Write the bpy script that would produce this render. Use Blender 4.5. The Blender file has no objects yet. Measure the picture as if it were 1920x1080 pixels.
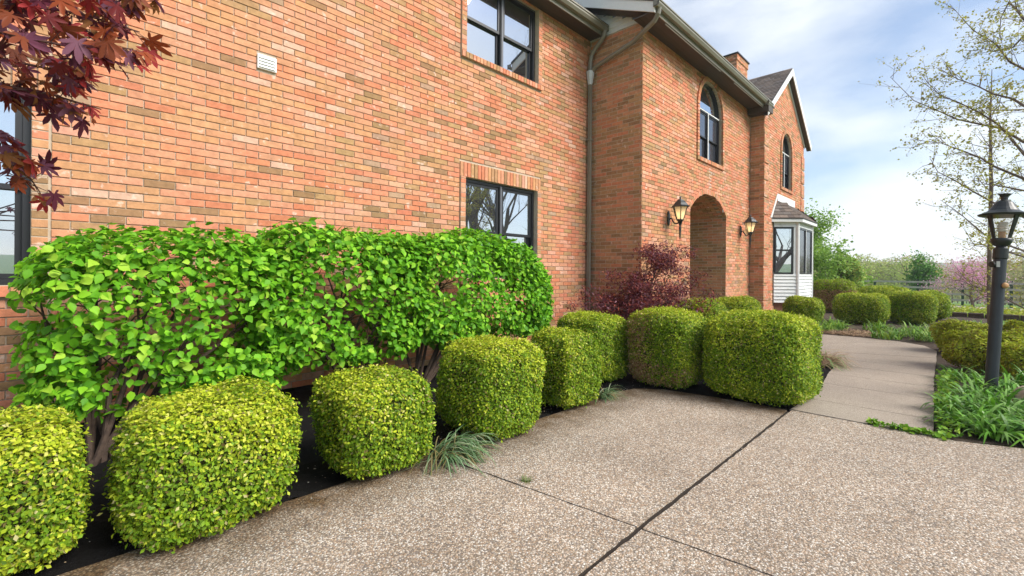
import bpy, bmesh, math, random
import numpy as np
from mathutils import Vector, Matrix
random.seed(7); RNG = np.random.default_rng(7)
scene = bpy.context.scene
R = math.radians
# ------------------------------------------------------------------ camera
FPX, PHI, CAMH, ROLL, HZ = 853.3, math.atan(840/853.3), 1.4, R(0.45), 511
cphi, sphi = math.cos(PHI), math.sin(PHI)
cam = bpy.data.objects.new('camera', bpy.data.cameras.new('camera'))
scene.collection.objects.link(cam); scene.camera = cam
cam.data.sensor_width = 36; cam.data.lens = FPX/1920*36; cam.data.clip_start = .05; cam.data.clip_end = 3000
cam.data.shift_y = -(540-HZ)/1920
cam.matrix_world = Matrix.Translation((0, 0, CAMH)) @ Matrix.Rotation(PHI-math.pi/2, 4, 'Z') @ Matrix.Rotation(math.pi/2, 4, 'X') @ Matrix.Rotation(ROLL, 4, 'Z')
# ------------------------------------------------------------------ sky and sun
SUN_EL, SUN_AZ = R(40), math.atan2(-.93, .37)      # azimuth of the sun measured from +X
world = bpy.data.worlds.new('World'); scene.world = world; world.use_nodes = True
wn = world.node_tree; wn.nodes.clear()
def N(nt, typ, **kw):
    n = nt.nodes.new(typ)
    for k, v in kw.items():
        if k in n.inputs: n.inputs[k].default_value = v
        else: setattr(n, k, v)
    return n
sky = N(wn, 'ShaderNodeTexSky', sky_type='NISHITA'); sky.sun_disc = False
sky.sun_elevation = SUN_EL; sky.sun_rotation = math.pi/2-SUN_AZ; sky.dust_density = .6; sky.ozone_density = 1.6; sky.air_density = 1.0
tc = N(wn, 'ShaderNodeTexCoord'); mp = N(wn, 'ShaderNodeMapping'); mp.inputs['Scale'].default_value = (1.0, 1.0, 2.6); mp.inputs['Location'].default_value = (.35, .1, .2)
wn.links.new(tc.outputs['Generated'], mp.inputs['Vector'])
cn = N(wn, 'ShaderNodeTexNoise', Scale=2.4, Detail=7.0, Roughness=.5, Distortion=.15)
wn.links.new(mp.outputs[0], cn.inputs['Vector'])
cr = N(wn, 'ShaderNodeValToRGB'); cr.color_ramp.elements[0].position = .42; cr.color_ramp.elements[1].position = .66; cr.color_ramp.elements[0].color = (.12, .12, .12, 1)
cr.color_ramp.elements[1].color = (.85, .85, .85, 1)
wn.links.new(cn.outputs['Fac'], cr.inputs[0])
mx = N(wn, 'ShaderNodeMix', data_type='RGBA'); mx.inputs['B'].default_value = (6.3, 6.5, 6.7, 1)
wn.links.new(cr.outputs[0], mx.inputs['Factor']); wn.links.new(sky.outputs[0], mx.inputs['A'])
bg = N(wn, 'ShaderNodeBackground', Strength=.08); wn.links.new(mx.outputs['Result'], bg.inputs[0])
wo = N(wn, 'ShaderNodeOutputWorld'); wn.links.new(bg.outputs[0], wo.inputs[0])
sl = bpy.data.lights.new('sun', 'SUN'); sl.energy = 2.5; sl.angle = R(35); sl.color = (1, .95, .88)
so = bpy.data.objects.new('sun', sl); scene.collection.objects.link(so)
sdir = Vector((math.cos(SUN_EL)*math.cos(SUN_AZ), math.cos(SUN_EL)*math.sin(SUN_AZ), math.sin(SUN_EL)))
so.rotation_euler = sdir.to_track_quat('Z', 'Y').to_euler(); so.location = sdir*60
vs = scene.view_settings; vs.view_transform = 'Standard'; vs.look = 'None'; vs.gamma = 1; vs.use_curve_mapping = False; vs.exposure = 1.26

# ------------------------------------------------------------------ helpers
def ray(u, v):
    a, b = u-960, 540-v
    a2 = a*math.cos(ROLL)-b*math.sin(ROLL); b2 = a*math.sin(ROLL)+b*math.cos(ROLL)-(540-HZ)
    return Vector((FPX*cphi+a2*sphi, FPX*sphi-a2*cphi, b2))
def at_depth(u, v, z):           # point at camera depth z metres
    return Vector((0, 0, CAMH))+ray(u, v)*(z/FPX)
def on_ground(u, v, z=0):
    d = ray(u, v); return Vector((0, 0, CAMH))+d*((z-CAMH)/d.z)
def depth_of(p): return p[0]*cphi+p[1]*sphi
def project(p):
    zc = p[0]*cphi+p[1]*sphi; xc = p[0]*sphi-p[1]*cphi
    a2 = FPX*xc/zc; b2 = FPX*(p[2]-CAMH)/zc+(540-HZ)
    return 960+a2*math.cos(ROLL)+b2*math.sin(ROLL), 540-(-a2*math.sin(ROLL)+b2*math.cos(ROLL))
COL = scene.collection
def tag(o, label=None, cat=None, group=None, kind=None):
    if label: o['label'] = label
    if cat: o['category'] = cat
    if group: o['group'] = group
    if kind: o['kind'] = kind
    return o
def empty(name, loc, label=None, cat=None, group=None):
    o = bpy.data.objects.new(name, None); o.empty_display_size = .1; COL.objects.link(o); o.location = loc
    return tag(o, label, cat, group)
def setparent(o, parent):
    o.parent = parent
    if parent is not None:
        bpy_m = parent_world(parent); o.matrix_parent_inverse = bpy_m.inverted()
def parent_world(p):
    m = p.matrix_basis.copy()
    if p.parent is not None: m = parent_world(p.parent) @ p.matrix_parent_inverse @ m
    return m
def link_mesh(name, me, mat, parent=None, kind=None):
    o = bpy.data.objects.new(name, me); COL.objects.link(o)
    if mat is not None and not me.materials: me.materials.append(mat)
    setparent(o, parent)
    if kind: o['kind'] = kind
    return o
class MB:
    def __init__(s): s.v = []; s.f = []; s.c = []
    def box(s, x0, x1, y0, y1, z0, z1, col=None):
        n = len(s.v)
        s.v += [(x0,y0,z0),(x1,y0,z0),(x1,y1,z0),(x0,y1,z0),(x0,y0,z1),(x1,y0,z1),(x1,y1,z1),(x0,y1,z1)]
        s.f += [tuple(n+i for i in q) for q in ((0,3,2,1),(4,5,6,7),(0,1,5,4),(1,2,6,5),(2,3,7,6),(3,0,4,7))]
        s.c += [col]*8; return s
    def prism(s, poly, vec, col=None):        # polygon (3d points) extruded along vec
        n = len(s.v); k = len(poly); vec = Vector(vec)
        s.v += [tuple(p) for p in poly]+[tuple(Vector(p)+vec) for p in poly]
        s.f += [tuple(n+i for i in range(k)), tuple(n+k+i for i in reversed(range(k)))]
        s.f += [(n+i, n+k+i, n+k+(i+1) % k, n+(i+1) % k) for i in range(k)]
        s.c += [col]*(2*k); return s
    def quad(s, a, b, c, d, col=None):
        n = len(s.v); s.v += [tuple(a), tuple(b), tuple(c), tuple(d)]; s.f.append((n,n+1,n+2,n+3)); s.c += [col]*4; return s
    def tube(s, pts, rad, n=6, cap=True, col=None, squash=None):
        pts = [Vector(p) for p in pts]; k = len(pts)
        if not hasattr(rad, '__len__'): rad = [rad]*k
        base = len(s.v); up = Vector((0, 0, 1)); prev = None
        for i, p in enumerate(pts):
            t = (pts[min(i+1, k-1)]-pts[max(i-1, 0)]).normalized()
            if prev is None:
                a = t.cross(up if abs(t.z) < .9 else Vector((1, 0, 0))).normalized()
            else: a = (prev-t*prev.dot(t)).normalized()
            prev = a; b = t.cross(a)
            for j in range(n):
                th = 2*math.pi*(j+.5)/n
                s.v.append(tuple(p+(a*math.cos(th)+b*math.sin(th))*rad[i])); s.c.append(col)
        for i in range(k-1):
            for j in range(n):
                q = base+i*n+j; r = base+i*n+(j+1) % n
                s.f.append((q, r, r+n, q+n))
        if cap:
            s.f.append(tuple(base+j for j in reversed(range(n)))); s.f.append(tuple(base+(k-1)*n+j for j in range(n)))
        return s
    def lathe(s, prof, n=16, M=None, col=None):   # profile of (r, z)
        base = len(s.v); M = M or Matrix()
        for r, z in prof:
            for j in range(n):
                th = 2*math.pi*(j+.5)/n; s.v.append(tuple(M @ Vector((r*math.cos(th), r*math.sin(th), z)))); s.c.append(col)
        for i in range(len(prof)-1):
            for j in range(n):
                q = base+i*n+j; r = base+i*n+(j+1) % n; s.f.append((q, r, r+n, q+n))
        s.f.append(tuple(base+j for j in reversed(range(n)))); s.f.append(tuple(base+(len(prof)-1)*n+j for j in range(n)))
        return s
    def mesh(s, name, smooth=False):
        me = bpy.data.meshes.new(name); me.from_pydata(s.v, [], s.f)
        if any(c is not None for c in s.c):
            at = me.color_attributes.new('col', 'FLOAT_COLOR', 'POINT')
            at.data.foreach_set('color', [x for c in s.c for x in ((*c, 1) if c is not None else (.5,.5,.5,1))])
        if smooth: me.polygons.foreach_set('use_smooth', [True]*len(me.polygons))
        me.update(); return me
    def build(s, name, mat, parent=None, kind=None, smooth=False, bevel=0):
        me = s.mesh(name, smooth); o = link_mesh(name, me, mat, parent, kind)
        bm = bmesh.new(); bm.from_mesh(me); bmesh.ops.recalc_face_normals(bm, faces=bm.faces)
        if bevel: bmesh.ops.bevel(bm, geom=bm.edges[:], offset=bevel, segments=1, affect='EDGES', clamp_overlap=True)
        bm.to_mesh(me); bm.free()
        return o
def np_mesh(name, V, T, C=None, smooth=False):
    me = bpy.data.meshes.new(name); V = np.asarray(V, np.float32); T = np.asarray(T, np.int32)
    me.vertices.add(len(V)); me.vertices.foreach_set('co', V.ravel())
    me.loops.add(T.size); me.loops.foreach_set('vertex_index', T.ravel())
    k = T.shape[1]; me.polygons.add(len(T)); me.polygons.foreach_set('loop_start', np.arange(0, T.size, k, dtype=np.int32))
    if C is not None:
        at = me.color_attributes.new('col', 'FLOAT_COLOR', 'POINT')
        at.data.foreach_set('color', np.c_[C, np.ones(len(C))].astype(np.float32).ravel())
    if smooth: me.polygons.foreach_set('use_smooth', [True]*len(T))
    me.update(calc_edges=True); me.validate(); return me
# ---- materials
def material(name, col=(.5,.5,.5), rough=.6, attr=False, var=0., vscale=8., bump=0., bscale=60., metal=0., spec=.4, patch=None, transl=0., detail=5.):
    m = bpy.data.materials.new(name); m.use_nodes = True; nt = m.node_tree; L = nt.links
    b = nt.nodes['Principled BSDF']; b.inputs['Roughness'].default_value = rough; b.inputs['Metallic'].default_value = metal
    b.inputs['Specular IOR Level'].default_value = spec
    geo = N(nt, 'ShaderNodeNewGeometry')
    if attr:
        a = N(nt, 'ShaderNodeAttribute', attribute_name='col'); out = a.outputs['Color']
    else:
        a = N(nt, 'ShaderNodeRGB'); a.outputs[0].default_value = (*col, 1); out = a.outputs[0]
    if var:
        no = N(nt, 'ShaderNodeTexNoise', Scale=vscale, Detail=detail, Roughness=.65); L.new(geo.outputs['Position'], no.inputs['Vector'])
        mr = N(nt, 'ShaderNodeMapRange'); mr.inputs[1].default_value = .25; mr.inputs[2].default_value = .75; mr.inputs[3].default_value = 1-var; mr.inputs[4].default_value = 1+var
        L.new(no.outputs['Fac'], mr.inputs[0])
        mu = N(nt, 'ShaderNodeVectorMath', operation='SCALE'); L.new(out, mu.inputs[0]); L.new(mr.outputs[0], mu.inputs['Scale']); out = mu.outputs[0]
    if patch:                                     # (colour, scale, threshold, amount)
        pc, ps, pt, pa = patch
        no = N(nt, 'ShaderNodeTexNoise', Scale=ps, Detail=4.0, Roughness=.6); L.new(geo.outputs['Position'], no.inputs['Vector'])
        mr = N(nt, 'ShaderNodeMapRange'); mr.inputs[1].default_value = pt; mr.inputs[2].default_value = pt+.08; mr.inputs[3].default_value = 0; mr.inputs[4].default_value = pa
        L.new(no.outputs['Fac'], mr.inputs[0])
        mi = N(nt, 'ShaderNodeMix', data_type='RGBA'); mi.inputs['B'].default_value = (*pc, 1); L.new(mr.outputs[0], mi.inputs['Factor']); L.new(out, mi.inputs['A']); out = mi.outputs['Result']
    L.new(out, b.inputs['Base Color'])
    if bump:
        no = N(nt, 'ShaderNodeTexNoise', Scale=bscale, Detail=4.0, Roughness=.7); L.new(geo.outputs['Position'], no.inputs['Vector'])
        bu = N(nt, 'ShaderNodeBump', Strength=1.0, Distance=bump); L.new(no.outputs['Fac'], bu.inputs['Height']); L.new(bu.outputs[0], b.inputs['Normal'])
    if transl:
        tr = N(nt, 'ShaderNodeBsdfTranslucent'); L.new(out, tr.inputs['Color'])
        ms = N(nt, 'ShaderNodeMixShader'); ms.inputs[0].default_value = transl
        L.new(b.outputs[0], ms.inputs[1]); L.new(tr.outputs[0], ms.inputs[2]); L.new(ms.outputs[0], nt.nodes['Material Output'].inputs[0])
    return m
M = {}
M['brick'] = material('brick', attr=True, rough=.85, var=.24, vscale=17, bump=.003, bscale=80, spec=.2, patch=((.74,.58,.48), 9.5, .62, .6), detail=7.)
M['brick_plain'] = material('foundation_brick', (.30,.14,.085), .9, var=.3, vscale=20)
M['mortar'] = material('mortar', (.47,.38,.285), .9, var=.2, vscale=6, bump=.003, bscale=120, spec=.2)
M['black'] = material('black_window_frame', (.012,.013,.016), .38, spec=.5)
M['mullion'] = material('grey_edge', (.10,.105,.12), .4)
M['gutter'] = material('taupe_gutter', (.205,.19,.145), .42, var=.14, vscale=3, spec=.5)
M['soffit'] = material('brown_soffit', (.07,.055,.042), .6)
M['white'] = material('white_trim', (.72,.72,.70), .5, var=.06, vscale=5)
M['siding'] = material('white_siding', (.70,.71,.69), .45, var=.06, vscale=4, patch=((.36,.36,.20), 3.2, .6, .5))
M['galv'] = material('galvanised', (.55,.56,.55), .45, var=.15, vscale=12)
M['shingle'] = material('shingle', attr=True, rough=.9, var=.25, vscale=40, bump=.004, bscale=200)
M['dark_edge'] = material('dark_drip_edge', (.02,.016,.015), .5)
M['lamp_metal'] = material('lantern_metal', (.014,.018,.018), .4, spec=.5, var=.2, vscale=30)
M['post'] = material('post_paint', (.022,.028,.038), .45, var=.25, vscale=9, spec=.5)
M['bark'] = material('bark', (.075,.05,.036), .9, var=.4, vscale=25, bump=.006, bscale=60)
M['bark_grey'] = material('grey_bark', (.15,.115,.095), .9, var=.35, vscale=15, bump=.006, bscale=50)
M['twig'] = material('maple_twig', (.085,.035,.028), .7)
M['leaf'] = material('leaf', attr=True, rough=.5, spec=.2, transl=.3)
M['box_leaf'] = material('boxwood_leaf', attr=True, rough=.5, spec=.18, transl=.28)
M['blade'] = material('blade', attr=True, rough=.45, spec=.35, transl=.2)
M['core'] = material('core_shade', (.06,.062,.02), .95, var=.5, vscale=40, bump=.02, bscale=50)  # dark colour of the solid shrub filler, painted in as inner shade
M['mulch'] = material('black_mulch', (.011,.010,.0095), .95, var=.5, vscale=60, bump=.02, bscale=90, spec=.15)
M['joint'] = material('dark_joint', (.028,.02,.014), .95, var=.3, vscale=30)
M['soil'] = material('soil', (.07,.048,.032), .95, var=.4, vscale=20, bump=.02, bscale=60)
M['rock'] = material('rock', (.40,.31,.25), .85, var=.3, vscale=8, bump=.01, bscale=20)
M['bulb'] = material('bulb', (.75,.74,.70), .35)
M['socket'] = material('socket', (.40,.22,.09), .6)
M['straw'] = material('straw', attr=True, rough=.8, transl=.15)
M['grass'] = material('lawn', (.10,.19,.025), .9, var=.35, vscale=1.3, bump=.03, bscale=25, patch=((.20,.21,.05), .35, .55, .6))
M['gravel'] = material('gravel', (.40,.33,.27), .95, var=.3, vscale=20, bump=.01, bscale=60)
M['green_post'] = material('green_post', (.02,.06,.035), .6)
M['rail'] = material('weathered_rail', (.42,.40,.35), .85, var=.25, vscale=3)
M['caulk'] = material('pale_caulk', (.62,.56,.48), .8)
def glass(name, refl, base):
    m = bpy.data.materials.new(name); m.use_nodes = True; nt = m.node_tree
    b = nt.nodes['Principled BSDF']; b.inputs['Base Color'].default_value = (*base, 1); b.inputs['Roughness'].default_value = .25; b.inputs['Specular IOR Level'].default_value = .2
    g = N(nt, 'ShaderNodeBsdfGlossy', Roughness=.012); g.inputs['Color'].default_value = (.86,.93,1,1)
    ms = N(nt, 'ShaderNodeMixShader'); ms.inputs[0].default_value = refl
    nt.links.new(b.outputs[0], ms.inputs[1]); nt.links.new(g.outputs[0], ms.inputs[2]); nt.links.new(ms.outputs[0], nt.nodes['Material Output'].inputs[0]); return m
M['glass'] = glass('window_glass', .62, (.02,.023,.028))
M['glass_dim'] = glass('screened_glass', .16, (.03,.033,.042))
def clear_glass():
    m = bpy.data.materials.new('lantern_glass'); m.use_nodes = True; nt = m.node_tree; nt.nodes.remove(nt.nodes['Principled BSDF'])
    t = N(nt, 'ShaderNodeBsdfTransparent'); t.inputs[0].default_value = (.93,.92,.9,1); g = N(nt, 'ShaderNodeBsdfGlossy', Roughness=.05); ms = N(nt, 'ShaderNodeMixShader'); ms.inputs[0].default_value = .14
    nt.links.new(t.outputs[0], ms.inputs[1]); nt.links.new(g.outputs[0], ms.inputs[2]); nt.links.new(ms.outputs[0], nt.nodes['Material Output'].inputs[0]); return m
M['lglass'] = clear_glass()
def emit(name, col, s):
    m = bpy.data.materials.new(name); m.use_nodes = True; b = m.node_tree.nodes['Principled BSDF']
    b.inputs['Emission Color'].default_value = (*col, 1); b.inputs['Emission Strength'].default_value = s; return m
M['lit'] = emit('lit_bulb', (1, .72, .38), 5)
def frosted():
    m = bpy.data.materials.new('frosted_pane'); m.use_nodes = True; nt = m.node_tree; b = nt.nodes['Principled BSDF']
    b.inputs['Base Color'].default_value = (.62,.56,.45,1); b.inputs['Roughness'].default_value = .3
    tr = N(nt, 'ShaderNodeBsdfTranslucent'); tr.inputs[0].default_value = (.9,.8,.62,1); ms = N(nt, 'ShaderNodeMixShader'); ms.inputs[0].default_value = .55
    nt.links.new(b.outputs[0], ms.inputs[1]); nt.links.new(tr.outputs[0], ms.inputs[2]); nt.links.new(ms.outputs[0], nt.nodes['Material Output'].inputs[0]); return m
M['frost'] = frosted()
def aggregate(name, pebble, pal, stain):
    m = bpy.data.materials.new(name); m.use_nodes = True; nt = m.node_tree; L = nt.links; b = nt.nodes['Principled BSDF']
    b.inputs['Roughness'].default_value = .8; b.inputs['Specular IOR Level'].default_value = .25
    geo = N(nt, 'ShaderNodeNewGeometry')
    v = N(nt, 'ShaderNodeTexVoronoi', Scale=pebble); L.new(geo.outputs['Position'], v.inputs['Vector'])
    ramp = N(nt, 'ShaderNodeValToRGB'); ramp.color_ramp.interpolation = 'CONSTANT'
    while len(ramp.color_ramp.elements) < len(pal): ramp.color_ramp.elements.new(.5)
    for i, c in enumerate(pal): ramp.color_ramp.elements[i].position = i/len(pal); ramp.color_ramp.elements[i].color = (*c, 1)
    sep = N(nt, 'ShaderNodeSeparateColor'); L.new(v.outputs['Color'], sep.inputs[0]); L.new(sep.outputs[0], ramp.inputs[0])
    d = N(nt, 'ShaderNodeMapRange'); d.inputs[1].default_value = .35; d.inputs[2].default_value = .75; d.inputs[3].default_value = 0; d.inputs[4].default_value = .75
    L.new(v.outputs['Distance'], d.inputs[0])
    mi = N(nt, 'ShaderNodeMix', data_type='RGBA'); mi.inputs['B'].default_value = (.17,.135,.10,1); L.new(d.outputs[0], mi.inputs['Factor']); L.new(ramp.outputs[0], mi.inputs['A'])
    no = N(nt, 'ShaderNodeTexNoise', Scale=.9, Detail=6.0, Roughness=.62); L.new(geo.outputs['Position'], no.inputs['Vector'])
    mr = N(nt, 'ShaderNodeMapRange'); mr.inputs[1].default_value = .3; mr.inputs[2].default_value = .7; mr.inputs[3].default_value = 1-stain; mr.inputs[4].default_value = 1+stain*.5
    L.new(no.outputs['Fac'], mr.inputs[0])
    mu = N(nt, 'ShaderNodeVectorMath', operation='SCALE'); L.new(mi.outputs['Result'], mu.inputs[0]); L.new(mr.outputs[0], mu.inputs['Scale'])
    # washed-out soil staining along the bed edge (attribute painted by distance from the bed)
    a = N(nt, 'ShaderNodeAttribute', attribute_name='col'); n2 = N(nt, 'ShaderNodeTexNoise', Scale=5.0, Detail=5.0); L.new(geo.outputs['Position'], n2.inputs['Vector'])
    s2 = N(nt, 'ShaderNodeSeparateColor'); L.new(a.outputs['Color'], s2.inputs[0])
    ad = N(nt, 'ShaderNodeMath', operation='MULTIPLY'); L.new(s2.outputs[0], ad.inputs[0]); L.new(n2.outputs['Fac'], ad.inputs[1])
    m3 = N(nt, 'ShaderNodeMapRange'); m3.inputs[1].default_value = .08; m3.inputs[2].default_value = .5; m3.inputs[3].default_value = 0; m3.inputs[4].default_value = 1.0; L.new(ad.outputs[0], m3.inputs[0])
    mj = N(nt, 'ShaderNodeMix', data_type='RGBA', blend_type='MULTIPLY'); mj.inputs['B'].default_value = (.34,.27,.18,1); L.new(m3.outputs[0], mj.inputs['Factor']); L.new(mu.outputs[0], mj.inputs['A'])
    L.new(mj.outputs['Result'], b.inputs['Base Color'])
    bu = N(nt, 'ShaderNodeBump', Strength=.9, Distance=.004, invert=True); L.new(v.outputs['Distance'], bu.inputs['Height']); L.new(bu.outputs[0], b.inputs['Normal'])
    return m
M['aggregate'] = aggregate('exposed_aggregate', 112, [(.46,.375,.28),(.25,.195,.14),(.64,.56,.46),(.43,.30,.20),(.20,.17,.145),(.53,.42,.315),(.32,.27,.23),(.74,.69,.61),(.40,.29,.20),(.58,.48,.38)], .22)
M['walk'] = aggregate('worn_concrete', 190, [(.48,.405,.325),(.41,.345,.28),(.53,.45,.365),(.38,.32,.26),(.47,.395,.32)], .16)

# ------------------------------------------------------------------ ground
def gz(x, y):
    r = math.hypot(x, y)
    return -.05 - (max(0, r-34)*.055 if r < 150 else 6.4) + (max(0, r-190)*.072 if r < 420 else 16.6)*(r > 190)
rs = [0, 4, 8, 12, 16, 20, 26, 34, 50, 70, 95, 120, 150, 190, 240, 300, 420, 520, 620]
V = []; F = []; K = 48
for r in rs:
    for j in range(K):
        th = 2*math.pi*j/K; x, y = r*math.cos(th), r*math.sin(th)
        V.append((x, y, gz(x, y)-(.0 if r < 500 else (r-500)*.012)))
for i in range(len(rs)-1):
    for j in range(K): F.append((i*K+j, (i+1)*K+j, (i+1)*K+(j+1) % K, i*K+(j+1) % K))
g = bpy.data.meshes.new('ground'); g.from_pydata(V, [], F); g.update()
o = link_mesh('ground', g, M['grass']); tag(o, 'green spring lawn and pasture sloping away to the woods', 'ground', kind='structure')
# mulch beds
def sheet(name, poly, mat, z, label, cat, kind='structure', amp=.02, step=.12):
    bm = bmesh.new(); vs_ = [bm.verts.new((x, y, z)) for x, y in poly]; bm.faces.new(vs_)
    xs = [p[0] for p in poly]; ys = [p[1] for p in poly]
    for ax, lo, hi in ((0, min(xs), max(xs)), (1, min(ys), max(ys))):
        q = lo+step
        while q < hi:
            no = (1, 0, 0) if ax == 0 else (0, 1, 0); co = (q, 0, 0) if ax == 0 else (0, q, 0)
            bmesh.ops.bisect_plane(bm, geom=bm.verts[:]+bm.edges[:]+bm.faces[:], plane_co=co, plane_no=no); q += step
    for v in bm.verts: v.co.z += random.uniform(-amp, amp)
    bmesh.ops.recalc_face_normals(bm, faces=bm.faces)
    for f in bm.faces:
        if f.normal.z < 0: f.normal_flip()
    me = bpy.data.meshes.new(name); bm.to_mesh(me); bm.free(); me.polygons.foreach_set('use_smooth', [True]*len(me.polygons))
    o = link_mesh(name, me, mat); return tag(o, label, cat, kind=kind)
EDGE = [(-3.5, 2.97), (.1, 2.93), (1.2, 2.9), (2.5, 2.9), (3.6, 2.86), (4.6, 2.9), (5.0, 2.82), (5.22, 2.55), (5.30, 2.1), (5.36, 1.6), (5.38, 1.25)]
WALK_L = [(5.4, 1.26), (6.2, 1.2), (7.05, 1.26), (7.8, 1.33), (8.6, 1.36), (9.3, 1.5), (9.9, 1.95), (10.25, 2.7), (10.35, 3.6), (10.4, 4.44)]
sheet('mulch_bed', EDGE+WALK_L[1:]+[(10.3, 4.46), (8.1, 4.46), (8.1, 5.7), (-3.5, 5.7)], M['mulch'], -.01, 'black mulch bed between the driveway and the brick wall', 'mulch', amp=.022)
WALK_R = [(5.42, .16), (7.05, .2), (8.62, .25), (10.18, .27), (11.6, .3), (12.3, .5), (12.72, .95), (12.85, 1.6), (12.75, 2.4), (12.7, 3.4), (12.65, 4.44)]
sheet('flower_bed', [(5.42, .15), (7.05, .19), (8.62, .24), (11.6, .29), (12.3, .49), (12.73, .95), (12.86, 1.6), (12.76, 2.4), (12.66, 4.4), (14.6, 4.4), (22, 4.0), (22, -.6), (14, -1.6), (8.5, -2.2), (6.3, -1.6), (5.75, -.45), (5.42, .0)], M['soil'], -.02, 'planting bed of dark soil beyond the curved walk', 'flower bed', amp=.02, step=.25)

# ------------------------------------------------------------------ driveway and walk
def slab(name, poly, mat, parent, z0=-.1, z1=0., wob=.004, dist=None):
    pts = []
    for i in range(len(poly)):
        a = Vector((*poly[i], 0)); b = Vector((*poly[(i+1) % len(poly)], 0)); n = max(1, int((b-a).length/.07))
        nrm = (b-a).normalized().cross(Vector((0, 0, 1)))
        for k in range(n):
            q = a.lerp(b, k/n)+nrm*(random.uniform(-wob, wob) if 0 < k else 0); pts.append((q.x, q.y))
    bm = bmesh.new(); top = bm.faces.new([bm.verts.new((x, y, z1)) for x, y in pts])
    if top.calc_area() and top.normal.z < 0: top.normal_flip()
    bm.normal_update()
    if top.normal.z < 0: top.normal_flip()
    r = bmesh.ops.extrude_face_region(bm, geom=[top]); vv = [v for v in r['geom'] if isinstance(v, bmesh.types.BMVert)]
    for v in vv: v.co.z = z0
    xs = [p[0] for p in pts]; ys = [p[1] for p in pts]
    for ax, lo, hi in ((0, min(xs), max(xs)), (1, min(ys), max(ys))):
        q = lo+.12
        while q < hi:
            bmesh.ops.bisect_plane(bm, geom=bm.verts[:]+bm.edges[:]+bm.faces[:], plane_co=(q, 0, 0) if ax == 0 else (0, q, 0), plane_no=(1, 0, 0) if ax == 0 else (0, 1, 0)); q += .15
    bmesh.ops.recalc_face_normals(bm, faces=bm.faces)
    me = bpy.data.meshes.new(name); bm.to_mesh(me); bm.free()
    at = me.color_attributes.new('col', 'FLOAT_COLOR', 'POINT')
    for i, v in enumerate(me.vertices):
        k = dist(v.co.x, v.co.y) if dist else 0; at.data[i].color = (k, k, k, 1)
    return link_mesh(name, me, mat, parent)
def seg_d(x, y, L):
    best = 9
    for (ax, ay), (bx, by) in zip(L, L[1:]):
        dx, dy = bx-ax, by-ay; t = max(0, min(1, ((x-ax)*dx+(y-ay)*dy)/(dx*dx+dy*dy))); best = min(best, math.hypot(x-ax-t*dx, y-ay-t*dy))
    return best
wet = lambda x, y: max(0, 1-seg_d(x, y, EDGE)/.75)**1.3
mb = MB(); mb.prism([(x, y, -.12) for x, y in [(-6, -7), (5.36, -7), (5.36, 1.25)]+EDGE[::-1][1:]+[(-6, 2.97)]], (0, 0, .106))
drive = tag(mb.build('driveway', M['joint']), 'exposed aggregate concrete driveway in front of the boxwoods', 'driveway', kind='structure')
JX, JY, gth, gtn = 2.31, 1.24, .030, .007
jx = lambda y: JX-.02+(1.2-y)*.04+ (y-1.2)*-.09
slab('slab', [(jx(JY)+gtn, JY+gth)]+[(5.36, JY+gth)]+EDGE[::-1][1:7]+[(jx(2.9)+gtn, 2.9)], M['aggregate'], drive, dist=wet)
slab('slab', [(-6, JY-.06+gth), (jx(JY)-gtn, JY+gth), (jx(2.9)-gtn, 2.9), (1.2, 2.9), (.1, 2.93), (-6, 2.97)], M['aggregate'], drive, dist=wet)
slab('slab', [(jx(-1.6)+gtn, -1.6), (5.7, -1.6), (5.6, -.45), (5.40, .02), (5.40, .16), (5.39, JY-.006), (jx(JY)+gtn, JY-.006)], M['aggregate'], drive)
slab('slab', [(-6, -1.6), (jx(-1.6)-gtn, -1.6), (jx(JY)-gtn, JY-.006), (-6, JY-.066)], M['aggregate'], drive)
slab('slab', [(-6, -7), (5.9, -7), (5.7, -1.62), (-6, -1.62)], M['aggregate'], drive)
mb = MB(); mb.prism([(x, y, -.12) for x, y in WALK_L+WALK_R[::-1]], (0, 0, .104))
walk = tag(mb.build('walkway', M['joint']), 'worn concrete walkway curving to the arched entrance', 'walkway', kind='structure')
g_ = .005
def lerpY(L, x):
    for (ax, ay), (bx, by) in zip(L, L[1:]):
        if ax <= x <= bx: return ay+(by-ay)*(x-ax)/(bx-ax)
joints = [5.42, 6.05, 7.05, 7.8, 8.62, 9.3]
for a, b in zip(joints, joints[1:]):
    slab('slab', [(a+g_, lerpY(WALK_R, a)), (b-g_, lerpY(WALK_R, b)), (b-g_, lerpY(WALK_L, b)), (a+g_, lerpY(WALK_L, a))], M['walk'], walk, z1=.0)
fan = [(9.3, 1.5), (9.9, 1.95), (10.25, 2.7), (10.4, 4.44)]; fo = [[(9.3, .26), (10.18, .27)], [(11.6, .3), (12.3, .5)], [(12.72, .95), (12.85, 1.6), (12.75, 2.4)], [(12.65, 4.44)]]
slab('slab', [(9.3+g_, 1.5), (9.3+g_, .26), (10.18, .27), (10.6, .28), (9.9-g_, 1.95-g_)], M['walk'], walk)
slab('slab', [(9.9+g_, 1.95-g_), (10.62, .28), (11.6, .3), (12.3, .5), (12.6, .83), (10.25, 2.7-g_)], M['walk'], walk)
slab('slab', [(10.25, 2.7+g_), (12.6, .85), (12.72, .95), (12.85, 1.6), (12.75, 2.7)], M['walk'], walk)
slab('slab', [(10.25, 2.72), (12.75, 2.72), (12.65, 4.44), (10.4, 4.44)], M['walk'], walk)

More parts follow.
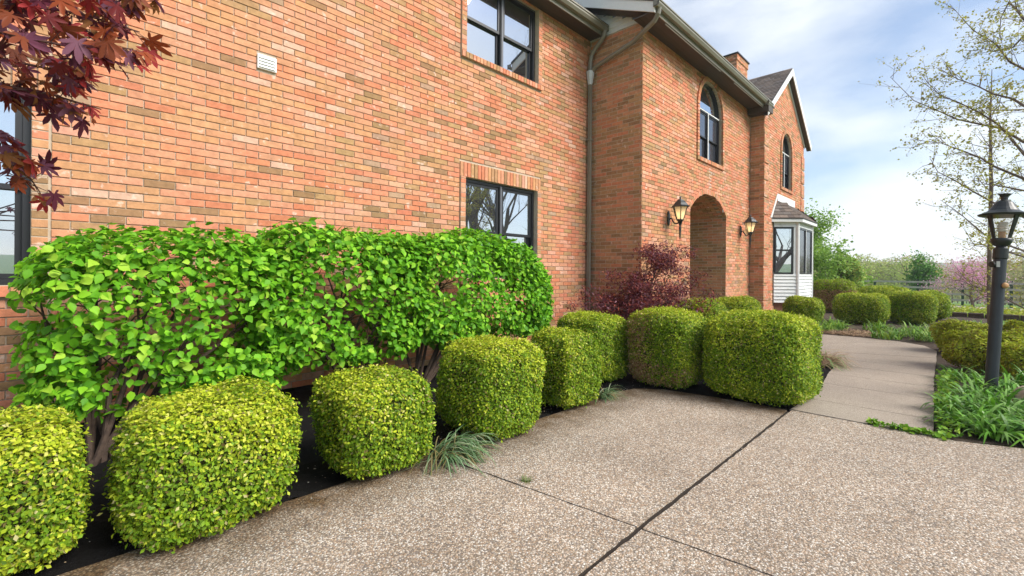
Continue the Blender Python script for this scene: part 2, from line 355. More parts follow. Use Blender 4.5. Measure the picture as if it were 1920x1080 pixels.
# ------------------------------------------------------------------ brick laying
BL, BH, MJ = .254, .0762, .0105
PAL = [((.60,.215,.115),5),((.58,.27,.155),5),((.52,.265,.125),5),((.63,.33,.215),3),((.36,.23,.10),3.6),((.22,.15,.065),1.4),((.33,.24,.155),.8),((.64,.40,.29),.35),((.54,.175,.085),3)]
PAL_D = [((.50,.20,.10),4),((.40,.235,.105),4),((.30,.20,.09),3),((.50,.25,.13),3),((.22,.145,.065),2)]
def pick(pal):
    c = random.choices([p[0] for p in pal], [p[1] for p in pal])[0]; c = tuple(x*.72+y*.28 for x, y in zip(c, (.51,.24,.14))); k = random.uniform(.93, 1.07); return tuple(min(1, x*k*random.uniform(.96, 1.04)) for x in c)
def lay(u0, u1, z0, z1, cuts=None, bl=BL, bh=BH, phase=0., minw=.045):
    out = []; k = math.floor(z0/bh+1e-6)
    while k*bh < z1-.02:
        a, b = max(z0, k*bh), min(z1, (k+1)*bh)
        if b-a > .02:
            iv = [(u0, u1)]
            for f in (cuts or []):
                for (c0, c1) in f(a, b):
                    iv = [q for (s, e) in iv for q in ((s, min(e, c0)), (max(s, c1), e)) if q[1]-q[0] > minw]
            off = phase+(k % 2)*bl/2
            for s, e in iv:
                j = math.floor((s-off)/bl)
                while off+j*bl < e:
                    p, q = max(s, off+j*bl), min(e, off+(j+1)*bl)
                    if q-p > minw: out.append((p, q, a, b))
                    j += 1
        k += 1
    return out
def rect_cut(x0, x1, z0, z1):
    return lambda a, b: [(x0, x1)] if (a+b)/2 > z0 and (a+b)/2 < z1 else []
def arch_cut(cx, hw, z0, zs, rise):
    Rr = (hw*hw+rise*rise)/(2*rise)
    def f(a, b):
        z = (a+b)/2
        if z < z0 or z > zs+rise: return []
        if z <= zs: return [(cx-hw, cx+hw)]
        w = math.sqrt(max(0, Rr*Rr-(z-zs+Rr-rise)**2)); return [(cx-w, cx+w)]
    return f
def front(Y): return lambda u, d, z: (u, Y-d, z)       # faces -Y; d = how far proud
def sideL(X): return lambda u, d, z: (X-d, u, z)       # faces -X
def add_brick(mb, p, q, a, b, fn, col, back=.03, proud=0.):
    g = MJ/2; p += g; q -= g; a += g; b -= g; c = .0022; d = random.uniform(-.0012, .0012)+proud
    j = [d+random.uniform(-.0008, .0008) for _ in range(4)]; n = len(mb.v)
    w = lambda: random.uniform(-.0012, .0012)
    P = [(p+c+w(), a+c+w(), j[0]), (q-c+w(), a+c+w(), j[1]), (q-c+w(), b-c+w(), j[2]), (p+c+w(), b-c+w(), j[3]), (p, a, d-c), (q, a, d-c), (q, b, d-c), (p, b, d-c), (p, a, d-back), (q, a, d-back), (q, b, d-back), (p, b, d-back)]
    mb.v += [fn(u, dd, z) for u, z, dd in P]; mb.c += [col]*12
    mb.f += [(n, n+1, n+2, n+3)]
    for o_ in (4, 8):
        for i in range(4): mb.f.append((n+o_-4+i, n+o_+i, n+o_+(i+1) % 4, n+o_-4+(i+1) % 4))
def brickwork(name, rects, fn, parent, pal=PAL, back=.03):
    mb = MB()
    for r in rects: add_brick(mb, *r, fn, pick(pal), back)
    return mb.build(name, M['brick'], parent, kind='stuff')
def arch_bricks(mb, cx, hw, zs, rise, wid, fn, proud, back=.12, pal=PAL, n=None):
    Rr = (hw*hw+rise*rise)/(2*rise); zc = zs+rise-Rr; th0 = math.asin(min(1, hw/Rr)); 
    if rise >= hw-1e-6: th0 = math.pi/2
    n = n or int(2*th0*(Rr+wid/2)/.0762)
    for i in range(n):
        a0 = -th0+2*th0*(i+.06)/n; a1 = -th0+2*th0*(i+.94)/n; c = pick(pal); k = len(mb.v)
        for d in (proud, proud-back):
            for a_, r_ in ((a0, Rr), (a1, Rr), (a1, Rr+wid), (a0, Rr+wid)):
                mb.v.append(fn(cx+math.sin(a_)*r_, d, zc+math.cos(a_)*r_)); mb.c.append(c)
        mb.f += [(k, k+1, k+2, k+3), (k+4, k+7, k+6, k+5)]+[(k+i_, k+4+i_, k+4+(i_+1) % 4, k+(i_+1) % 4) for i_ in range(4)]

Y0, X1, Y1, X2, Y2, X3 = 5.67, 8.11, 4.44, 14.51, 4.07, 19.2
house = empty('brick_house', (8, 5.2, 0), 'two storey orange brick house with black windows, arched entrance and front gable', 'house')
JW, SH = .11, .10
WINS = [(-2.0, -.118, 1.26, 2.93), (4.67, 6.40, 1.30, 2.93), (4.67, 6.40, 4.93, 6.33)]
# --- main wall
cuts = [rect_cut(x0-JW, x1+JW, z0-SH, z1+(.24 if z1 < 4 else 0.)) for x0, x1, z0, z1 in WINS]
cuts.append(rect_cut(1.63, 1.83, 3.69, 3.85)); cuts.append(lambda a, b: [(-.0085, .003)])
mb = MB(); TM = .012
def backing(mb, x0, x1, z0, z1, holes, y0, y1):       # mortar backing with rectangular holes
    xs = sorted({x0, x1, *[h[0] for h in holes], *[h[1] for h in holes]}); zs_ = sorted({z0, z1, *[h[2] for h in holes], *[h[3] for h in holes]})
    for a, b in zip(xs, xs[1:]):
        for c, d in zip(zs_, zs_[1:]):
            if not any(h[0] <= (a+b)/2 <= h[1] and h[2] <= (c+d)/2 <= h[3] for h in holes): mb.box(a, b, y0, y1, c, d)
backing(mb, -4, X1+.0, 0, 6.55, WINS, Y0+.0125, Y0+.25)
wall_main = mb.build('front_wall', M['mortar'], house)
rects = lay(-4, X1, 0, 6.5, cuts)
def vis_score(r):
    pr = [project((x, Y0, z)) for x in r[:2] for z in r[2:]]
    us = [p[0] for p in pr]; vv = [p[1] for p in pr]
    if min(us) < -5 or max(us) > 1100 or min(vv) < -5 or depth_of((r[0], Y0)) < .5: return -1
    hed = 425 if 60 < min(us) < 900 else 800
    if max(vv) > hed and not (max(us) < 150 and False): return -1
    if max(us) < 100 and min(vv) < 520 : return (max(us)-min(us))*(max(vv)-min(vv))
    if min(us) < 220 and max(vv) < 215: return -1          # behind the maple
    return (max(us)-min(us))*(max(vv)-min(vv))
order = sorted(range(len(rects)), key=lambda i: -vis_score(rects[i])); big = set(order[:300])
brickwork('brickwork', [r for i, r in enumerate(rects) if i not in big], front(Y0), wall_main)
VAR = {}
for i in order[:300]:
    p, q, a, b = rects[i]; L_, H_ = round(q-p, 3), round(b-a, 3); key = (L_, H_, random.randrange(22))
    if key not in VAR:
        m_ = MB(); add_brick(m_, -L_/2, L_/2, -H_/2, H_/2, lambda u, d, z: (u, -d, z), pick(PAL)); me = m_.mesh('brick'); me.materials.append(M['brick'])
        bm = bmesh.new(); bm.from_mesh(me); bmesh.ops.recalc_face_normals(bm, faces=bm.faces)
        for f in bm.faces: pass
        bm.to_mesh(me); bm.free(); VAR[key] = me
    o = bpy.data.objects.new('brick', VAR[key]); COL.objects.link(o); o.location = ((p+q)/2, Y0, (a+b)/2); setparent(o, wall_main)
# --- windows
def surround(x0, x1, z0, z1, fn, parent, head, proud=.028, sill=True):
    mb = MB()
    for xa, xb in ((x0-JW, x0), (x1, x1+JW)):
        for p in lay(xa, xb, z0, z1, bl=9, phase=-4): add_brick(mb, xa, xb, p[2], p[3], fn, pick(PAL), .13, proud)
    if sill:
        n = round((x1-x0+2*JW)/.0762); w = (x1-x0+2*JW)/n
        for i in range(n): add_brick(mb, x0-JW+i*w, x0-JW+(i+1)*w, z0-SH, z0, fn, pick(PAL), .15, proud+.016)
    if head:
        n = round((x1-x0+2*JW)/.0762); w = (x1-x0+2*JW)/n
        for i in range(n): add_brick(mb, x0-JW+i*w, x0-JW+(i+1)*w, z1, z1+head, fn, pick(PAL), .13, proud*.4)
    o = mb.build('brick_surround', M['brick'], parent, kind='stuff')
    m2 = MB(); 
    for xa, xb, za, zb in ((x0-JW+.004, x0-.004, z0, z1), (x1+.004, x1+JW-.004, z0, z1), (x0-JW+.004, x1+JW-.004, z0-SH+.004, z0-.004)):
        q0 = fn(xa, proud-.006, za); q1 = fn(xb, -.10, zb); m2.box(q0[0], q1[0], q0[1], q1[1], za, zb)
    m2.build('mortar_joints', M['mortar'], parent)
def frame_rect(mb, x0, x1, z0, z1, w, y0, y1):
    mb.box(x0, x1, y0, y1, z1-w, z1); mb.box(x0, x1, y0, y1, z0, z0+w); mb.box(x0, x0+w, y0, y1, z0+w, z1-w); mb.box(x1-w, x1, y0, y1, z0+w, z1-w)
def twin_window(x0, x1, z0, z1, Y, name='window', label=None, gl=None, zr=None):
    gl = gl or M['glass']; y = Y+.07
    mb = MB(); frame_rect(mb, x0, x1, z0, z1, .05, y, y+.12)
    cx = (x0+x1)/2; mb.box(cx-.035, cx+.035, y+.001, y+.12, z0+.05, z1-.05)
    win = mb.build(name, M['black'], house); 
    if label: win['label'] = label
    mb = MB(); mb.box(cx-.02, cx+.02, y-.012, y+.0, z0+.02, z1-.02); mb.box(x0+.02, cx-.04, y-.008, y, z1-.03, z1-.018); mb.box(cx+.04, x1-.02, y-.008, y, z1-.03, z1-.018); mb.build('mullion', M['mullion'], win)
    zr = zr or (z0+z1)/2
    for a, b in ((x0+.052, cx-.037), (cx+.037, x1-.052)):
        for (c, d, yo) in ((zr-.02, z1-.052, .02), (z0+.052, zr+.02, .062)):
            mb = MB(); frame_rect(mb, a, b, c, d, .045, y+yo, y+yo+.035); mb.build('sash', M['black'], win)
            mb = MB(); mb.box(a+.04, b-.04, y+yo+.014, y+yo+.02, c+.04, d-.04); mb.build('pane', gl, win)
    return win
def arch_window(x0, x1, z0, zs, Y, parent, head=.1):
    cx, hw = (x0+x1)/2, (x1-x0)/2; y = Y+.07
    mb = MB(); n = 18
    def ring(r0, r1, ya, yb):
        for i in range(n):
            a0, a1 = math.pi*i/n, math.pi*(i+1)/n
            mb.prism([(cx+r*math.cos(a), ya, zs+r*math.sin(a)) for r, a in ((r0, a0), (r1, a0), (r1, a1), (r0, a1))], (0, yb-ya, 0))
    ring(hw-.05, hw, y, y+.1)
    mb.box(x0, x0+.05, y, y+.1, z0, zs); mb.box(x1-.05, x1, y, y+.1, z0, zs); mb.box(x0+.05, x1-.05, y, y+.1, z0, z0+.05)
    mb.box(x0+.05, x1-.05, y+.001, y+.1, zs-.06, zs+.01); mb.box(cx-.03, cx+.03, y+.001, y+.1, z0+.05, zs-.06)
    win = mb.build('window', M['black'], house); win['label'] = 'arched black window set in a projecting brick surround'
    mb = MB(); mb.box(cx-.018, cx+.018, y-.012, y, z0+.04, zs-.02); mb.box(x0+.03, x1-.03, y-.012, y, zs-.03, zs-.005); mb.build('mullion', M['white'], win)
    mb = MB(); poly = [(cx+(hw-.045)*math.cos(math.pi*i/n), y+.05, zs+(hw-.045)*math.sin(math.pi*i/n)) for i in range(n+1)]; mb.prism(poly, (0, .006, 0)); mb.build('fanlight', M['glass'], win)
    zm = (z0+zs)/2-.03
    for a, b in ((x0+.05, cx-.03), (cx+.03, x1-.05)):
        for c, d, yo in ((zm-.02, zs-.06, .02), (z0+.05, zm+.02, .055)):
            mb = MB(); frame_rect(mb, a, b, c, d, .035, y+yo, y+yo+.03); mb.build('sash', M['black'], win)
            mb = MB(); mb.box(a+.03, b-.03, y+yo+.012, y+yo+.018, c+.03, d-.03); mb.build('pane', M['glass_dim'], win)
    mb = MB(); fn = front(Y)
    for xa, xb in ((x0-JW, x0), (x1, x1+JW)):
        for p in lay(xa, xb, z0, zs, bl=9, phase=-4): add_brick(mb, xa, xb, p[2], p[3], fn, pick(PAL), .13, .035)
    nn = round((x1-x0+2*JW)/.0762); w = (x1-x0+2*JW)/nn
    for i in range(nn): add_brick(mb, x0-JW+i*w, x0-JW+(i+1)*w, z0-SH, z0, fn, pick(PAL), .15, .045)
    arch_bricks(mb, cx, hw, zs, hw, JW, fn, .035, .13)
    mb.build('brick_surround', M['brick'], win, kind='stuff')
w0 = twin_window(*WINS[0], Y0, label='black twin sash window partly behind the red maple leaves'); surround(*WINS[0], front(Y0), w0, .24)
w1 = twin_window(*WINS[1], Y0, label='black twin sash window just above the green hedge', zr=2.08); surround(*WINS[1], front(Y0), w1, .24)
w2 = twin_window(*WINS[2], Y0, label='upper storey black twin sash window under the eave', zr=5.575); surround(*WINS[2], front(Y0), w2, 0)
# dark rooms behind
for x0, x1, z0, z1 in WINS:
    pass
# vent on the wall
mb = MB(); mb.box(1.63, 1.83, Y0-.02, Y0+.05, 3.69, 3.85); ve = mb.build('wall_vent', M['white'], house); 
for i in range(4):
    mb = MB(); z = 3.705+i*.034; mb.prism([(1.645, Y0-.021, z+.028), (1.645, Y0-.034, z), (1.645, Y0-.021, z)], (.17, 0, 0)); mb.build('louvre', M['white'], ve)
# --- entry block
AW = (10.78, 12.26, 4.2, 5.43); DC, DHW, DZS, DR = 11.49, 1.13, 2.92, .46
dcut = arch_cut(DC, DHW, -1, DZS, DR); wcut = arch_cut((AW[0]+AW[1])/2, (AW[1]-AW[0])/2+JW-.01, AW[2]-SH, AW[3], (AW[1]-AW[0])/2+JW-.01)
r1 = lay(X1, X2, 0, 6.30, [dcut, wcut])
mb = MB()
holes = [(DC-DHW-.012, DC+DHW+.004, 0, DZS), (AW[0], AW[1], AW[2], AW[3])]
# stepped backing around the arches
def arch_holes(cx, hw, zs, rise, n=14):
    Rr = (hw*hw+rise*rise)/(2*rise); out = []
    for i in range(n):
        a, b = zs+rise*i/n, zs+rise*(i+1)/n; w = math.sqrt(max(0, Rr*Rr-(b-zs+Rr-rise)**2)); w = max(w, .02); out.append((cx-w, cx+w, a, b))
    return out
def backing_rows(mb, x0, x1, z0, z1, holes, y0, y1):
    zs_ = sorted({z0, z1, *[h[2] for h in holes], *[h[3] for h in holes]})
    for c, d in zip(zs_, zs_[1:]):
        iv = [(x0, x1)]
        for h in holes:
            if h[2] <= (c+d)/2 <= h[3]: iv = [q for s, e in iv for q in ((s, min(e, h[0])), (max(s, h[1]), e)) if q[1]-q[0] > 1e-3]
        for s, e in iv: mb.box(s, e, y0, y1, c, d)
hs = holes+arch_holes(DC, DHW+.05, DZS, DR+.06)+arch_holes((AW[0]+AW[1])/2, (AW[1]-AW[0])/2, AW[3], (AW[1]-AW[0])/2)
backing_rows(mb, X1+.010, X2, 0, 6.34, hs, Y1+.0125, Y1+.28)
wall_entry = mb.build('entry_wall', M['mortar'], house)
brickwork('brickwork', r1, front(Y1), wall_entry)
arch_window(*AW, Y1, house)
mb = MB(); arch_bricks(mb, DC, DHW, DZS, DR, .1, front(Y1), .004, .1); mb.build('arch_ring', M['brick'], wall_entry, kind='stuff')
# side wall of the entry block
mb = MB(); mb.box(X1+.004, X1+.24, Y1+.285, Y0+.3, 0, 6.34); mb.box(X1+.0042, X1+.0098, Y1+.0105, Y1+.2849, 0, 6.339); wall_side = mb.build('side_wall', M['mortar'], house)
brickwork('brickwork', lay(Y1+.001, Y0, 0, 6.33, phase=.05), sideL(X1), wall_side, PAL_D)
# porch recess behind the arch
por = MB(); DX0, DX1, DY = DC-DHW, DC+DHW, Y1+1.7
por.box(DX1+.004, DX1+.2, Y1+.281, DY, 0, 3.6); por.box(DX0-.2, DX0-.009, Y1+.281, DY, 0, 3.6); por.box(DX0-.2, DX1+.2, DY, DY+.2, 0, 3.6)
porch = por.build('porch_recess', M['mortar'], house)
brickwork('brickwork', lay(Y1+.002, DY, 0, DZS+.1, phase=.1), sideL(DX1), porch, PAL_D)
mb = MB(); Rr = (DHW**2+DR**2)/(2*DR); zc = DZS+DR-Rr; th0 = math.asin(DHW/Rr); n = 32
for i in range(n):
    for j in range(8):
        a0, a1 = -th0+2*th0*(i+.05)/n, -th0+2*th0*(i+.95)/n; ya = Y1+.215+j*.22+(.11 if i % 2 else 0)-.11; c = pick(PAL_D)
        mb.prism([(DC+math.sin(a)*r, ya, zc+math.cos(a)*r) for a, r in ((a0, Rr), (a1, Rr), (a1, Rr+.06), (a0, Rr+.06))], (0, .21, 0), c)
mb.build('vault_bricks', M['brick'], porch, kind='stuff')
mb = MB(); mb.prism([(DC+math.sin(a)*(Rr+.05), Y1+.281, zc+math.cos(a)*(Rr+.05)) for a in [-th0+2*th0*i/12 for i in range(13)]]+[(DX1+.1, Y1+.281, 3.62), (DX0-.1, Y1+.281, 3.62)], (0, 1.5, 0)); mb.build('vault', M['mortar'], porch)
mb = MB(); mb.box(DC-.5, DC+.5, DY-.06, DY-.01, .02, 2.2); dr = mb.build('door', M['black'], porch)
# pale repaired joints above the arch
mb = MB(); zz = DZS+DR+.1; x = DC-.05
for k in range(7):
    mb.box(x-.006, x+.006, Y1-.002, Y1+.02, zz, zz+BH); mb.box(min(x, x+.127*(-1)**k), max(x, x+.127*(-1)**k), Y1-.0025, Y1+.02, zz+BH-.006, zz+BH+.006); x += .127*(-1)**k; zz += BH
x = DC+.9; zz = DZS+.1
for k in range(12):
    mb.box(x-.005, x+.005, Y1-.002, Y1+.02, zz, zz+BH); x += .127*(-1)**k; zz += BH
mb.build('repaired_joint', M['caulk'], wall_entry)
# --- gable block
PK, GX0, GX1, GZE, GZP, RY = 16.87, 14.25, 19.5, 6.08, 8.06, 3.91
gcut = lambda a, b: [(PK+max(0, (GZP-.22-b)/.775), 99), (-99, PK-max(0, (GZP-.22-b)/.775))] if b > 5.9 else []
GW = (16.3, 17.5, 4.2, 5.4)
gwc = arch_cut(16.9, .6+JW-.01, GW[2]-SH, GW[3], .6+JW-.01); bayc = rect_cut(15.47, 18.33, .45, 3.4)
r2 = lay(X2+.0, X3, 0, 7.9, [gcut, gwc, bayc], phase=.07)
mb = MB(); backing_rows(mb, X2+.010, X3, 0, 6.15, [GW, (15.6, 18.2, .6, 3.2)]+arch_holes(16.9, .6, 5.4, .6), Y2+.0125, Y2+.28)
mb.prism([(X2+.01, Y2+.009, 6.15), (X3, Y2+.009, 6.15), (PK+.2, Y2+.009, 7.72), (PK-.2, Y2+.009, 7.72)], (0, .25, 0))
wall_gable = mb.build('gable_wall', M['mortar'], house)
brickwork('brickwork', r2, front(Y2), wall_gable)
arch_window(*GW, Y2, house)
mb = MB(); mb.box(X2+.004, X2+.2, Y2+.0095, Y1+.01, 0, 6.1); wall_ret = mb.build('return_wall', M['mortar'], house)
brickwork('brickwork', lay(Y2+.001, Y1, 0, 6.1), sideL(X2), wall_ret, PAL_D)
mb = MB(); mb.box(X3-.2, X3, Y2+.29, 11, 0, 6.1); mb.box(-4, -3.8, Y0+.26, 11, 0, 6.4); mb.box(-4, X3, 11, 11.2, 0, 6.4); mb.build('rear_wall', M['mortar'], house)
# quoins
for k in range(12):
    za = .15+k*.502; zb = za+.457
    if zb > 6.06: break
    mb = MB(); mb2 = MB(); pr = .024
    mb.box(X2-pr+.006, X2+.40, Y2-pr+.006, Y2+.36, za+.004, zb-.004)
    q = mb.build('quoin', M['mortar'], house); mb = MB()
    for r in lay(X2-pr, X2+.43, za, zb, phase=X2-pr): add_brick(mb, *r, front(Y2-pr), pick(PAL), .03)
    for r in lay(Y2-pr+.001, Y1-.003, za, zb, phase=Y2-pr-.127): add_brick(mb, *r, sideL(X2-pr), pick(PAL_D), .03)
    mb.build('brickwork', M['brick'], q, kind='stuff')
    mb = MB(); mb.box(X3-.38, X3+pr-.006, Y2-pr+.006, Y2+.3, za+.004, zb-.004); q = mb.build('quoin', M['mortar'], house); mb = MB()
    for r in lay(X3-.41, X3+pr, za, zb, phase=X3-.41): add_brick(mb, *r, front(Y2-pr), pick(PAL), .03)
    mb.build('brickwork', M['brick'], q, kind='stuff')
# --- roofs
SL = .46
def slope(name, pts, th, mat, parent=house): mb = MB(); mb.prism(pts, (0, 0, th)); return mb.build(name, mat, parent)
ze, zm = 6.36, 6.50
roof_e = slope('entry_roof', [(7.68, 3.98, ze), (15.2, 3.98, ze), (15.2, 9, ze+SL*5.02), (7.68, 9, ze+SL*5.02)], .05, M['dark_edge'])
slope('main_roof', [(-4.5, 5.22, zm), (8.1, 5.22, zm), (8.1, 10, zm+SL*4.78), (-4.5, 10, zm+SL*4.78)], .05, M['dark_edge'])
# rake fascia and soffit of the entry block, siding on its end
def yz(y, off=0): return ze+SL*(y-3.98)+off
mb = MB(); mb.prism([(7.70, 3.99, yz(3.99, -.20)), (7.70, 3.99, yz(3.99, .04)), (7.70, 8.5, yz(8.5, .04)), (7.70, 8.5, yz(8.5, -.20))], (.03, 0, 0)); mb.build('rake_board', M['white'], house)
mb = MB(); mb.prism([(7.74, 4.02, yz(4.02, -.19)), (X1-.002, 4.02, yz(4.02, -.19)), (X1-.002, 8.5, yz(8.5, -.19)), (7.74, 8.5, yz(8.5, -.19))], (0, 0, .02)); mb.build('rake_soffit', M['soffit'], house)
z = 6.345; gs = MB(); gs.box(X1+.012, X1+.2, Y1+.02, 8.5, 6.345, 6.36); gsid = gs.build('gable_siding', M['white'], house)
while z < 8.0:
    ys = max(Y1-.02, 3.98+(z+.1-ze+.2)/SL-.15); mb = MB()
    mb.prism([(X1+.012, ys, z+.105), (X1-.002, ys, z+.105), (X1-.016, ys, z), (X1+.012, ys, z)], (0, 8.4-ys, 0)); mb.build('siding_board', M['siding'], gsid); z += .105
# gutters, fascia, soffits
def gutter(name, x0, x1, y, z, parent=house):
    mb = MB(); prof = [(0, 0), (-.075, 0), (-.11, .05), (-.11, .085), (-.125, .09), (-.125, .115), (-.112, .115), (-.10, .095), (-.09, .05), (-.07, .012), (0, .012)]
    mb.prism([(x0, y+a, z+b) for a, b in prof], (x1-x0, 0, 0)); mb.box(x0, x0+.006, y-.118, y, z+.002, z+.11); mb.box(x1-.006, x1, y-.118, y, z+.002, z+.11)
    return mb.build(name, M['gutter'], parent)
gutter('gutter', 7.66, 14.50, 4.00, 6.25); gutter('gutter', -4.5, 8.08, 5.32, 6.40)
mb = MB(); mb.box(7.72, 14.5, 4.0, 4.02, 6.17, 6.37); mb.build('fascia', M['gutter'], house)
mb = MB(); mb.box(-4.5, 8.09, 5.32, 5.34, 6.33, 6.52); mb.build('fascia', M['gutter'], house)
mb = MB()
for i in range(4): mb.box(7.735, 14.5, 4.022+i*.104, 4.022+i*.104+.101, 6.205, 6.225)
mb.build('soffit', M['soffit'], house)
mb = MB()
for i in range(3): mb.box(-4.5, 8.085, 5.342+i*.11, 5.342+i*.11+.107, 6.36, 6.38)
mb.build('soffit', M['soffit'], house)
mb = MB(); mb.box(8.2, 11.0, 4.02, 4.035, 6.145, 6.165); mb.box(11.9, 14.3, 4.02, 4.035, 6.145, 6.165); mb.build('soffit_trim', M['gutter'], house)
# eave return at the gable corner
mb = MB(); mb.box(14.2, 14.62, 3.87, 4.42, 6.03, 6.2); mb.build('eave_return', M['soffit'], house)
gutter('gutter', 14.16, 14.60, 3.97, 6.2)
# gable roof
gsl = (GZP-GZE)/(PK-GX0)
for sgn, xe in ((-1, GX0), (1, GX1)):
    slope('gable_roof', [(PK, RY, GZP), (xe, RY, GZE), (xe, 11, GZE), (PK, 11, GZP)], .04, M['dark_edge'])
    mb = MB(); off = .05
    mb.prism([(PK, RY-.02, GZP+.03), (xe, RY-.02, GZE+.03), (xe, RY-.02, GZE-.17), (PK, RY-.02, GZP-.19)], (0, .022, 0)); mb.build('rake_board', M['white'], house)
    mb = MB(); mb.prism([(PK, RY+.004, GZP-.17), (xe, RY+.004, GZE-.15), (xe, RY+.004, GZE-.13), (PK, RY+.004, GZP-.15)], (0, Y2-RY-.03, 0)); mb.build('rake_soffit', M['soffit'], house)
    mb = MB(); mb.prism([(PK, Y2-.025, GZP-.17), (xe-sgn*.25, Y2-.025, GZE+.03), (xe-sgn*.25, Y2-.025, GZE-.10), (PK, Y2-.025, GZP-.31)], (0, .022, 0)); mb.build('frieze_board', M['white'], house)
def shingles(name, o, ax, up, nrm, wid, length, parent, w=.30, h=.14, keep=None):
    mb = MB(); o, ax, up, nrm = [Vector(q) for q in (o, ax, up, nrm)]
    for r in range(int(length/h)):
        s = -random.uniform(0, w)
        while s < wid:
            e = s+w*random.uniform(.6, 1.1); a, b = max(0, s), min(wid, e); s = e
            if b-a < .03 or (keep and not keep((a+b)/2, r*h)): continue
            k = random.uniform(.75, 1.25); c = tuple(x*k for x in random.choice([(.15,.115,.095),(.18,.14,.115),(.12,.095,.082),(.165,.14,.125)])); t = .012+random.uniform(0, .005)
            p = [o+ax*(a+.003)+up*(r*h), o+ax*(b-.003)+up*(r*h), o+ax*(b-.003)+up*(r*h+h*1.15), o+ax*(a+.003)+up*(r*h+h*1.15)]
            q = [p[0]+nrm*t, p[1]+nrm*t, p[2]+nrm*.002, p[3]+nrm*.002]
            mb.quad(*q, col=c); mb.quad(p[0]-nrm*.002, p[1]-nrm*.002, q[1], q[0], col=c)
    return mb.build(name, M['shingle'], parent, kind='stuff')
upv = Vector((PK-GX0, 0, GZP-GZE)); ln = upv.length; upv.normalize(); nv = Vector((-upv.z, 0, upv.x))
shingles('roof_shingles', Vector((GX0-.02, RY-.01, GZE+.04))+nv*.012, (0, 1, 0), upv, nv, 6.5, ln+.02, house)
# chimney
mb = MB(); CX0, CX1, CY0, CY1, CZ = 19.5, 20.8, 6.5, 7.38, 10.4
mb.box(CX0+.009, CX1, CY0+.009, CY1, 0, CZ-.05); ch = mb.build('chimney', M['mortar'], house)
brickwork('brickwork', lay(CX0, CX1, 6.5, CZ-.3), front(CY0), ch); brickwork('brickwork', lay(CY0+.001, CY1, 6.5, CZ-.3), sideL(CX0), ch)
brickwork('brickwork', lay(CX0-.03, CX1+.03, CZ-.3, CZ-.05), front(CY0-.03), ch, back=.05); brickwork('brickwork', lay(CY0-.029, CY1, CZ-.3, CZ-.05), sideL(CX0-.03), ch, back=.05)
mb = MB(); mb.box(CX0-.07, CX1+.07, CY0-.07, CY1+.05, CZ-.05, CZ); mb.build('cap', M['dark_edge'], ch)
# downspouts
dx, dy = 8.02, 5.60
mb = MB()
mb.tube([(8.0, 5.24, 6.40), (8.0, 5.26, 6.30), (8.0, 5.36, 6.20), (8.0, 5.48, 6.10), (8.0, 5.57, 5.99), (8.0, 5.60, 5.86), (8.0, dy, 5.65)], .046, 8); 
mb.tube([(8.0, dy, 5.38), (8.0, dy, 3.0), (8.0, dy, .1)], .046, 4, squash=None); ds = mb.build('downspout', M['gutter'], house, smooth=False)
mb = MB(); mb.lathe([(.048, 5.38), (.052, 5.40), (.085, 5.62), (.088, 5.66)], 8, Matrix.Translation((8.0, dy, 0))); mb.build('funnel', M['galv'], ds)
mb = MB(); mb.tube([(7.80, 3.95, 6.28), (7.80, 3.97, 6.17), (7.83, 4.06, 6.08), (7.9, 4.28, 6.02), (8.0, 4.6, 5.94), (8.0, 5.46, 5.72), (8.0, 5.58, 5.64), (8.0, dy, 5.55)], .044, 8); mb.build('branch_pipe', M['gutter'], ds)
for z in (2.05, 4.2):
    mb = MB(); mb.box(7.945, 8.055, dy-.05, Y0-.001, z, z+.03); mb.build('strap', M['gutter'], ds)
# --- bay window
BT = .554; bx0, bx1 = 15.45, 18.35; fy = Y2-BT; bz0, bz1 = .55, 3.0
mb = MB(); poly = [(bx0, Y2), (bx0+BT, fy), (bx1-BT, fy), (bx1, Y2)]
def inset(d): return [(bx0+d*1.41, Y2+.0), (bx0+BT+d*.41, fy+d), (bx1-BT-d*.41, fy+d), (bx1-d*1.41, Y2+.0)]
mb.prism([(x, y, bz0) for x, y in inset(.045)], (0, 0, bz1-bz0))
bay = mb.build('bay_window', M['white'], house); m2 = MB(); m2.prism([(x, y, 0) for x, y in inset(.12)], (0, 0, bz0-.002)); m2.build('foundation', M['brick_plain'], bay); bay['label'] = 'white sided bay window with a small shingled roof'
def face_fn(p0, p1):
    p0, p1 = Vector((*p0, 0)), Vector((*p1, 0)); t = (p1-p0).normalized(); nn = Vector((t.y, -t.x, 0)); L_ = (p1-p0).length
    return L_, (lambda u, d, z: tuple(p0+t*u+nn*d+Vector((0, 0, z))))
